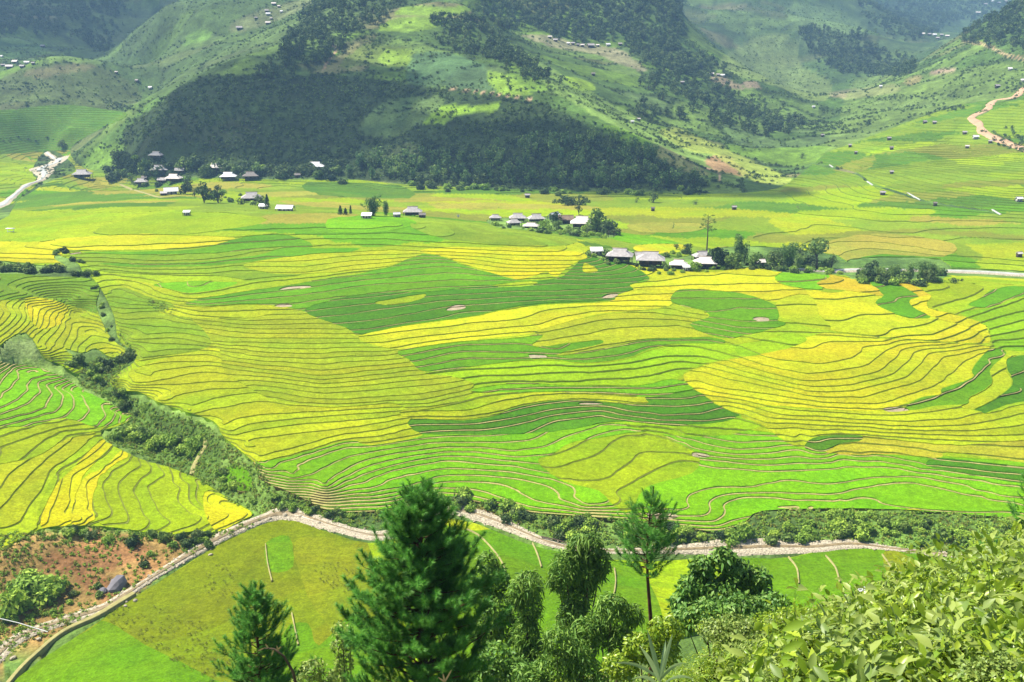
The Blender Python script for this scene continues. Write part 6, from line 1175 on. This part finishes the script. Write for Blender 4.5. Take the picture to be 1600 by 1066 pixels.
def lobed(name, label, cat, D, lobes, n, size, lm, asp=.5, up=.4, droop=.3, group=None, seed=0, stems=True, parts=0, dep=.8, shape='ovate', shell=.5):
    rg = np.random.default_rng(900+seed); P = []; Nn = []; C0 = []
    ar = np.array([l[2]*l[3] for l in lobes], float); ar /= ar.sum()
    for (u, v, rx, ry), a in zip(lobes, ar):
        d0 = D+rg.uniform(-.5, .5)*rx*D/F; c = np.array(pd(u, v, d0)); m = D/F*1.12; C0.append(c); q, d = blob_points(int(n*a)+3, c, (rx*m, rx*m*dep, ry*m), rg, shell); P.append(q); Nn.append(d)
    P = np.concatenate(P); Nn = np.concatenate(Nn); g = height(P[:, 0], P[:, 1]); P[:, 2] = np.maximum(P[:, 2], g+.05)
    cx, cyy = np.mean([c[0] for c in C0]), np.mean([c[1] for c in C0]); gz = float(height(np.array([cx]), np.array([cyy]))[0]); base = np.array([cx, cyy, gz])
    r = bpy.data.objects.new(name, None); COL.objects.link(r); r.location = base; r["label"] = label; r["category"] = cat
    if group: r["group"] = group
    if parts:
        k = np.argsort(P[:, 1]-.6*P[:, 2]+.0)[:parts*3:3]; keep = np.ones(len(P), bool); keep[k] = False; v1, f1 = ovate(np.zeros((1, 3)), np.array([[0, 0, 1.]]), 1.0, np.random.default_rng(4), asp, .5, droop); lme = np_mesh("leaf", v1, f1, [lm])
        for i in k: link("leaf", lme, r, loc=P[i]-base, rot=(rg.normal()*.5, rg.normal()*.5, rg.uniform(0, 6.28)), scale=(size*rg.uniform(.7, 1.1),)*3)
        P, Nn = P[keep], Nn[keep]
    v_, f_ = ovate(P-base, Nn, size, rg, asp, up, droop) if shape == 'ovate' else leaf_cards(P-base, Nn, size, rg, asp, up)
    fo = link("foliage", np_mesh("foliage", v_, f_, [lm]), r)
    if stems:
        tr = []
        for c in C0:
            e = c-base; m = np.array([e[0]*.4+rg.normal()*.1, e[1]*.4, e[2]*.55]); tr.append(tube_np([(0, 0, -.3), m, e], [.05*max(1, e[2]*.25), .035*max(1, e[2]*.2), .012], 5))
        tv, tf, _ = join([(a, b, 0) for a, b in tr]); link("stems", np_mesh("stems", tv, tf, [bark]), r)
    return r
# bamboo and shrubs below the pines
lobed("bamboo_clump","tall feathery bamboo whose drooping top reaches highest, left of the slender pine","bamboo",54,[(905,860,22,28),(925,850,16,18),(885,885,24,28),(915,895,26,32),(940,880,14,28),(900,930,26,30),(870,905,14,20),(895,965,26,30),(922,990,26,30),(905,1020,28,30)],7000,.42,leaf_fg,.22,-.1,.7,seed=1)
lobed("bamboo_clump","dark column of bamboo right of the largest pine","bamboo",50,[(826,912,24,22),(828,950,20,34),(822,990,22,36),(838,1020,24,26),(806,930,12,18),(815,1030,22,30),(828,1070,26,34)],4600,.38,leaf_fg,.22,-.1,.7,seed=2)
lobed("bamboo_clump","pale bamboo plume arching right, below the tall feathery bamboo","bamboo",44,[(955,945,24,20),(985,960,20,18),(940,975,26,22),(915,985,24,22),(970,1000,26,24)],3000,.34,leaf_fg,.22,-.1,.7,seed=3)
lobed("bamboo_clump","bushy bamboo at the bottom between the column and the pale plume","bamboo",41,[(870,1000,26,24),(900,1020,26,24),(865,1045,34,26),(915,1055,34,26),(830,1060,30,24)],3000,.32,leaf_fg,.24,-.05,.6,seed=4)
lobed("leafy_shrub","leafy shrub tucked against the right side of the largest pine","shrub",52,[(762,880,18,20),(775,905,22,26),(752,925,18,26),(780,950,24,26),(760,985,28,30),(795,985,24,26)],3600,.3,leaf_fg,.4,.1,.3,seed=5)
lobed("leafy_shrub","shadowed shrub at the bottom beside the largest pine","shrub",44,[(770,1030,36,28),(810,1050,30,22),(745,1060,30,22),(790,1075,40,20)],2200,.28,leaf_fgdark,.45,.2,.3,seed=6)
lobed("broadleaf_tree","dark leafy tree right of the slender pine's trunk","tree",47,[(1098,884,20,16),(1130,868,18,14),(1148,892,26,22),(1180,905,24,20),(1085,918,26,24),(1128,925,36,26),(1190,935,26,18),(1068,945,24,20),(1165,945,34,20)],5600,.34,leaf_fgdark,.42,.2,.4,seed=7)
lobed("leafy_shrub","dark leafy shrub below the broadleaf tree","shrub",38,[(1110,955,34,20),(1160,950,36,20),(1205,945,30,18),(1070,970,24,20)],2600,.24,leaf_fgdark,.45,.2,.35,seed=8)
lobed("leafy_shrub","bright shrub at the foot of the slender pine","shrub",34,[(1040,985,28,22),(1000,1010,26,22),(1030,1020,34,22),(970,1040,30,22)],2600,.2,leaf_vine,.45,.3,.3,seed=9)
lobed("leafy_shrub","small round shrub left of the largest pine at the frame's lower edge","shrub",44,[(535,985,18,14),(548,1005,16,14),(528,1010,14,12),(538,1035,18,18),(530,1060,20,18)],1200,.2,leaf_pale,.4,.2,.3,seed=10)
lobed("leafy_shrub","dry pale shrub by the small pine at the bottom","shrub",36,[(490,1045,22,16),(510,1060,20,14),(470,1065,18,10)],600,.18,leaf_pale,.4,.2,.3,seed=11)
VN = [(1575,960,9.0,40,40,.13,"glossy vine heap at the right edge with reddish stalks beneath"),(1500,1000,8.2,66,54,.12,"bright heart-leaved vine heap low on the right"),(1410,1015,8.0,66,50,.12,"large-leaved vine heap at the bottom right of centre"),(1310,1030,8.0,64,48,.115,"large-leaved vine heap at the bottom, left of the biggest"),(1225,1040,8.4,60,46,.12,"vine heap at the bottom beside the feathery weeds"),(1585,1030,8.0,46,50,.12,"vine heap in the lower right corner"),
 (1455,955,11,58,40,.14,"tangled vine bush behind the heart-leaved heap"),(1360,975,12,64,40,.14,"tangled vine bush under the white flower head"),(1262,985,12.5,60,38,.14,"tangled vine bush left of the white flower head"),(1565,900,13,40,28,.14,"leafy bush on the right skyline beside the pine sapling"),(1485,925,15,46,22,.15,"leafy bush left of the pine sapling on the hillside edge"),(1405,945,17,54,26,.16,"leafy bush on the hillside edge over the right green field"),(1305,955,18,56,24,.16,"leafy bush on the hillside edge under the green field's middle"),(1180,1000,15,56,36,.13,"feathery bright weed bush left of the vine heaps"),(1120,1015,14,50,36,.13,"feathery bright weed bush behind the reed leaves"),(1060,1045,13,48,30,.12,"feathery bright weed bush under the slender pine"),(1145,975,22,52,24,.16,"bright bush under the dark broadleaf tree"),(1235,962,22,50,20,.16,"bright bush at the hillside edge beside the dark shrub"),(1604,905,11,26,34,.13,"upright leafy stem cluster at the right edge"),(1000,1066,16,40,24,.14,"bright weed bush at the bottom under the bamboo"),(1500,1075,6.4,80,40,.1,"vine tangle along the bottom edge at right"),(1590,1070,6.0,70,50,.1,"vine tangle filling the lower right corner of the frame"),(1560,1030,6.8,60,40,.1,"vine tangle above the lower right corner"),(1350,1070,7.4,90,30,.11,"vine tangle along the bottom edge at middle right")]
for k, (u, v, D, rx, ry, sz, lab_) in enumerate(VN):
    feather = "feathery" in lab_ or "weed" in lab_; lm = leaf_vine if k % 3 != 1 else leaf_pale
    if "heart" in lab_ or "large" in lab_: lm = leaf_vine
    v += 24 if D < 18 else 8; sz *= .8 if D < 9 else 1; lo = [(u+dx*rx*.55, v+dy*ry*.5, rx*.62, ry*.62) for dx, dy in ((-1,.2),(0,-.5),(1,.1),(-.4,.8),(.5,.8))]
    lobed("vine_bush", lab_, "bush", D, lo, 2800 if feather else 2700, sz*(.42 if feather else .52), lm, .3 if feather else .62, .5, .35, seed=20+k, parts=55 if (not feather and D < 8.6) else 0, dep=.9, shell=.35)
# loose weeds over the near slope
x = rng.uniform(-60, 75, 30000); y = rng.uniform(34, 150, 30000); k = (np.abs(x/y) < .75) & (rng.random(30000) < .25+.75*(x/y > .1)); x, y = x[k], y[k]
scatter("hillside_weeds", "nearweed", TUFT[:2], np.column_stack([x, y, height(x, y)]), .5, 1.6, "rough weeds over the near hillside", 12)
x = rng.uniform(.5, 26, 16000); y = rng.uniform(5.5, 42, 16000); k = (x/y > .12) & (x/y < .62); x, y = x[k], y[k]
SM = [np_mesh("small_weed", *ovate(*[q for q in (lambda r: (np.concatenate([blob_points(16, (0,0,.25), (.28,.28,.28), r, .3)[0], blob_points(8, (.1,.1,.5), (.15,.15,.2), r, .3)[0]]), r.normal(size=(24, 3))))(np.random.default_rng(70+j))], .11, np.random.default_rng(80+j), .4), [(leaf_vine, leaf_pale)[j]]) for j in range(2)]
scatter("near_undergrowth", "smallweed", SM, np.column_stack([x, y, height(x, y)]), .7, 1.6, "leafy undergrowth between the vine heaps", 13)
# reed-leaved plant, dried stalks, white flower head
def blade(base, tip, w, sag, n=7):
    base, tip = np.array(base), np.array(tip); d = tip-base; s = np.cross(d, (0, 1, .2)); s /= np.linalg.norm(s); V = []
    for i in range(n):
        t = i/(n-1); c = base+d*t+np.array([0, 0, 1])*(sag*math.sin(math.pi*t)); ww = w*(math.sin(math.pi*min(1, .12+t*.88))**.8); V += [c-s*ww, c+np.array([0, .25*ww, -.25*ww]), c+s*ww]
    Fc = []
    for i in range(n-1): a = i*3; Fc += [(a, a+1, a+4, a+3), (a+1, a+2, a+5, a+4)]
    return V, Fc
reed = mat_simple("reed_blade", lin((186,212,150))*.6, .45, .15, 3, trans=.3, spec=.4); dry = mat_simple("dry_blade", lin((220,190,140))*.6, .7, .2, 5, trans=.2)
bs = pd(1032,1062,6.0); g = float(height(np.array([bs[0]]), np.array([bs[1]]))[0]); r = bpy.data.objects.new("reed_plant", None); COL.objects.link(r); r.location = (bs[0], bs[1], g); r["label"] = "pale reed-like plant with long pointed blades at the bottom centre right"; r["category"] = "plant"
z0 = bs[2]-g; tv, tf = tube_np([(0,0,-.1),(.02,0,z0*.5),(0,0,z0)], [.012,.01,.007], 6); link("stalk", np_mesh("stalk", tv, tf, [reed]), r)
for (u, v, dd, sg, off_) in ((1011,983,.05,.0,0),(1051,990,-.05,.02,0),(957,1036,.1,.05,0),(1072,1036,-.1,.04,0),(1000,1010,-.2,.03,-.03),(1040,1000,.2,.0,-.02),(1085,1062,.1,.05,-.05),(985,1062,-.1,.05,-.06)):
    t = pd(u, v, 6.0+dd); vv, ff = blade((0, 0, z0+off_), (t[0]-bs[0], t[1]-bs[1], t[2]-g), .016, sg); link("blade", poly_mesh("blade", vv, ff, reed), r)
bs = pd(695,1066,6.0); g = float(height(np.array([bs[0]]), np.array([bs[1]]))[0]); r = bpy.data.objects.new("dry_stalk", None); COL.objects.link(r); r.location = (bs[0], bs[1], g); r["label"] = "dried stalk tip with two pale blades at the bottom edge before the largest pine"; r["category"] = "plant"
z0 = bs[2]-g; tv, tf = tube_np([(0,0,-.1),(.03,0,z0*.5),(0,0,z0)], [.01,.008,.005], 6); link("stalk", np_mesh("stalk", tv, tf, [dry]), r)
for u, v in ((706,1046),(684,1058),(692,1052)):
    t = pd(u, v, 6.0); vv, ff = blade((0, 0, z0), (t[0]-bs[0], t[1]-bs[1], t[2]-g), .007, .0); link("blade", poly_mesh("blade", vv, ff, dry), r)
bs = pd(466,1085,12.0); g = float(height(np.array([bs[0]]), np.array([bs[1]]))[0]); r = bpy.data.objects.new("dry_twig", None); COL.objects.link(r); r.location = (bs[0], bs[1], g); r["label"] = "bent dry twig with pale seed pods beside the smaller pine"; r["category"] = "plant"
pts = [np.array(pd(u, v, 12.0))-np.array([bs[0], bs[1], g]) for u, v in ((466,1085),(458,1050),(444,1026),(428,1014),(412,1013))]; pts = [np.array([.05, 0, -.1])]+pts
tv, tf = tube_np(pts, [.03,.025,.02,.016,.012,.006], 6); link("stem", np_mesh("stem", tv, tf, [bark]), r)
for u, v, a, b in ((428,1014,424,1026),(420,1013,414,1006),(412,1013,402,1018),(436,1020,432,1008),(432,1017,440,1010)):
    p0 = np.array(pd(u, v, 12.0))-np.array([bs[0], bs[1], g]); p1 = np.array(pd(a, b, 12.0))-np.array([bs[0], bs[1], g]); vv, ff = blade(p0, p1, .012, .0, 5); link("pod", poly_mesh("pod", vv, ff, dry), r)
bs = pd(1345,960,11.0); g = float(height(np.array([bs[0]]), np.array([bs[1]]))[0]); r = bpy.data.objects.new("white_flower", None); COL.objects.link(r); r.location = (bs[0], bs[1], g); r["label"] = "white flower head on a thin stem above the vines, before the right green field"; r["category"] = "flower"
top = np.array(pd(1347,921,11.0))-np.array([bs[0], bs[1], g]); tv, tf = tube_np([(0,0,-.1), top*.6+np.array([.03,0,0]), top], [.008,.006,.004], 5); link("stem", np_mesh("stem", tv, tf, [leaf_fgdark]), r)
rg = np.random.default_rng(6); q, d = blob_points(50, top, (.05,.05,.035), rg, .4); vv, ff = leaf_cards(q, d, .025, rg, .8, .3); link("petals", np_mesh("petals", vv, ff, [mat_simple("petal", (.75,.72,.78), .6, .05, 5, trans=.2)]), r)
for k in range(26):
    u, v = rng.uniform(1130, 1560), 0; D = rng.uniform(9, 20); v = np.interp(u, [1130,1240,1330,1440,1560], [955,935,930,905,875])+rng.uniform(-14, 14); b_ = pd(u, v+60, D); gg = float(height(np.array([b_[0]]), np.array([b_[1]]))[0]); tp_ = np.array(pd(u+rng.normal()*4, v, D)); r = bpy.data.objects.new("weed_stalk", None); COL.objects.link(r); r.location = (b_[0], b_[1], gg); r["label"] = "thin leafy weed stalk standing above the vines on the hillside edge"; r["category"] = "weed"; r["group"] = "weed stalks above the vines"
    e = tp_-np.array([b_[0], b_[1], gg]); tv, tf = tube_np([(0,0,-.1), e*.5+rng.normal(size=3)*.03, e], [.01,.008,.004], 4); link("stem", np_mesh("stem", tv, tf, [leaf_fgdark]), r)
    rg = np.random.default_rng(k); t_ = rg.uniform(.45, 1, 26); q = e[None]*t_[:, None]+rg.normal(size=(26, 3))*.03; vv, ff = ovate(q, rg.normal(size=(26, 3)), .055, rg, .35, .3, .4); link("leaves", np_mesh("leaves", vv, ff, [leaf_vine]), r)
pa1, pb1 = hit(846,842,150), hit(898,857,150); tv, tf = tube_np([np.array(pa1)+[0,0,.6], (np.array(pa1)+np.array(pb1))/2+[0,0,.9], np.array(pb1)+[0,0,.6]], [.16,.15,.13], 6); link("log_bridge", np_mesh("log_bridge", tv, tf, [bark]), label="dark log laid as a footbridge along the stream above the bamboo", cat="log")
print("foreground", time.time()-T0)
# ------------------------------------------------------------------ drifting cumulus whose shade lies on the hills, and the valley air
ZTOP = float(max(GZ.max(), 200.0))+30
cloud_mat = mat_simple("cloud_white", (.85, .86, .88), 1.0, .05, .01)
_nt = cloud_mat.node_tree; _b = _nt.nodes["Principled BSDF"]; _t = _nt.nodes.new("ShaderNodeBsdfTransparent"); _m = _nt.nodes.new("ShaderNodeMixShader"); _m.inputs[0].default_value = .56   # thin cloud: part of the sunlight comes through
_nt.links.new(_b.outputs[0], _m.inputs[1]); _nt.links.new(_t.outputs[0], _m.inputs[2]); _nt.links.new(_m.outputs[0], _nt.nodes["Material Output"].inputs[0])
def cloud(gx, gy, gz, rx, ry, seed, label, zc=1150, rot=0.0):
    rg = np.random.default_rng(seed); t = (zc-gz)/SUNV.z; c = (gx+SUNV.x*t, gy+SUNV.y*t, zc); bm = bmesh.new(); bmesh.ops.create_icosphere(bm, subdivisions=5, radius=1.0)
    co = np.array([v.co[:] for v in bm.verts]); n = fnoise(co[:, 0]*1.0+seed*7, co[:, 1]*1.0+co[:, 2]*.9, .9, 5, seed)
    q = co*(1+.75*n)[:, None]; q[:, 2] = np.where(q[:, 2] < 0, q[:, 2]*.3, q[:, 2]); q *= np.array([rx, ry, .42*min(rx, ry)])
    for v, p in zip(bm.verts, q): v.co = p
    me = bpy.data.meshes.new("cloud"); bm.to_mesh(me); bm.free(); me.materials.append(cloud_mat); me.polygons.foreach_set("use_smooth", np.ones(len(me.polygons), bool))
    return link("cloud", me, loc=c, rot=(0, 0, rot), kind='stuff', label=label)
cloud(-215, 945, 60, 140, 68, 3, "white cumulus cloud drifting over the left of the wooded hill", rot=.1)
cloud(40, 822, 30, 165, 52, 4, "long white cumulus cloud drifting over the right of the wooded hill", rot=-.38)
cloud(-860, 1800, 190, 330, 270, 9, "large white cumulus cloud drifting over the left mountain")
def haze():
    me = boxes("haze", [(-5600, -80, -14, 5600, 5600, ZTOP)], None); me.materials.clear()
    m = bpy.data.materials.new("haze_air"); m.use_nodes = True; nt = m.node_tree; nt.nodes.clear()
    o = nt.nodes.new("ShaderNodeOutputMaterial"); v = nt.nodes.new("ShaderNodeVolumePrincipled"); v.inputs['Color'].default_value = (.38, .66, 1.0, 1); v.inputs['Density'].default_value = HAZE; v.inputs['Anisotropy'].default_value = 0.0
    nt.links.new(v.outputs[0], o.inputs['Volume']); me.materials.append(m); link("haze", me, kind='stuff', label="pale blue haze filling the valley air")
HAZE = 0.00014
haze()
# labels of look-alikes: each by its place in its own row
groups = {}
for o in scene.objects:
    if o.get("group") and o.get("category"): groups.setdefault((o["group"], o["label"]), []).append(o)
def nth(k): return str(k)+("th" if 10 <= k % 100 <= 20 else {1: "st", 2: "nd", 3: "rd"}.get(k % 10, "th"))
for (g, l), os_ in groups.items():
    if 1 < len(os_) <= 70:
        os_.sort(key=lambda o: o.location.x/max(o.location.y, 1))
        for k, o in enumerate(os_): o["label"] = l+(", leftmost" if k == 0 else ", rightmost" if k == len(os_)-1 else ", %s from the left" % nth(k+1))
print("TOTAL", time.time()-T0, sum(len(o.data.polygons) for o in scene.objects if o.type == 'MESH'), ZTOP)
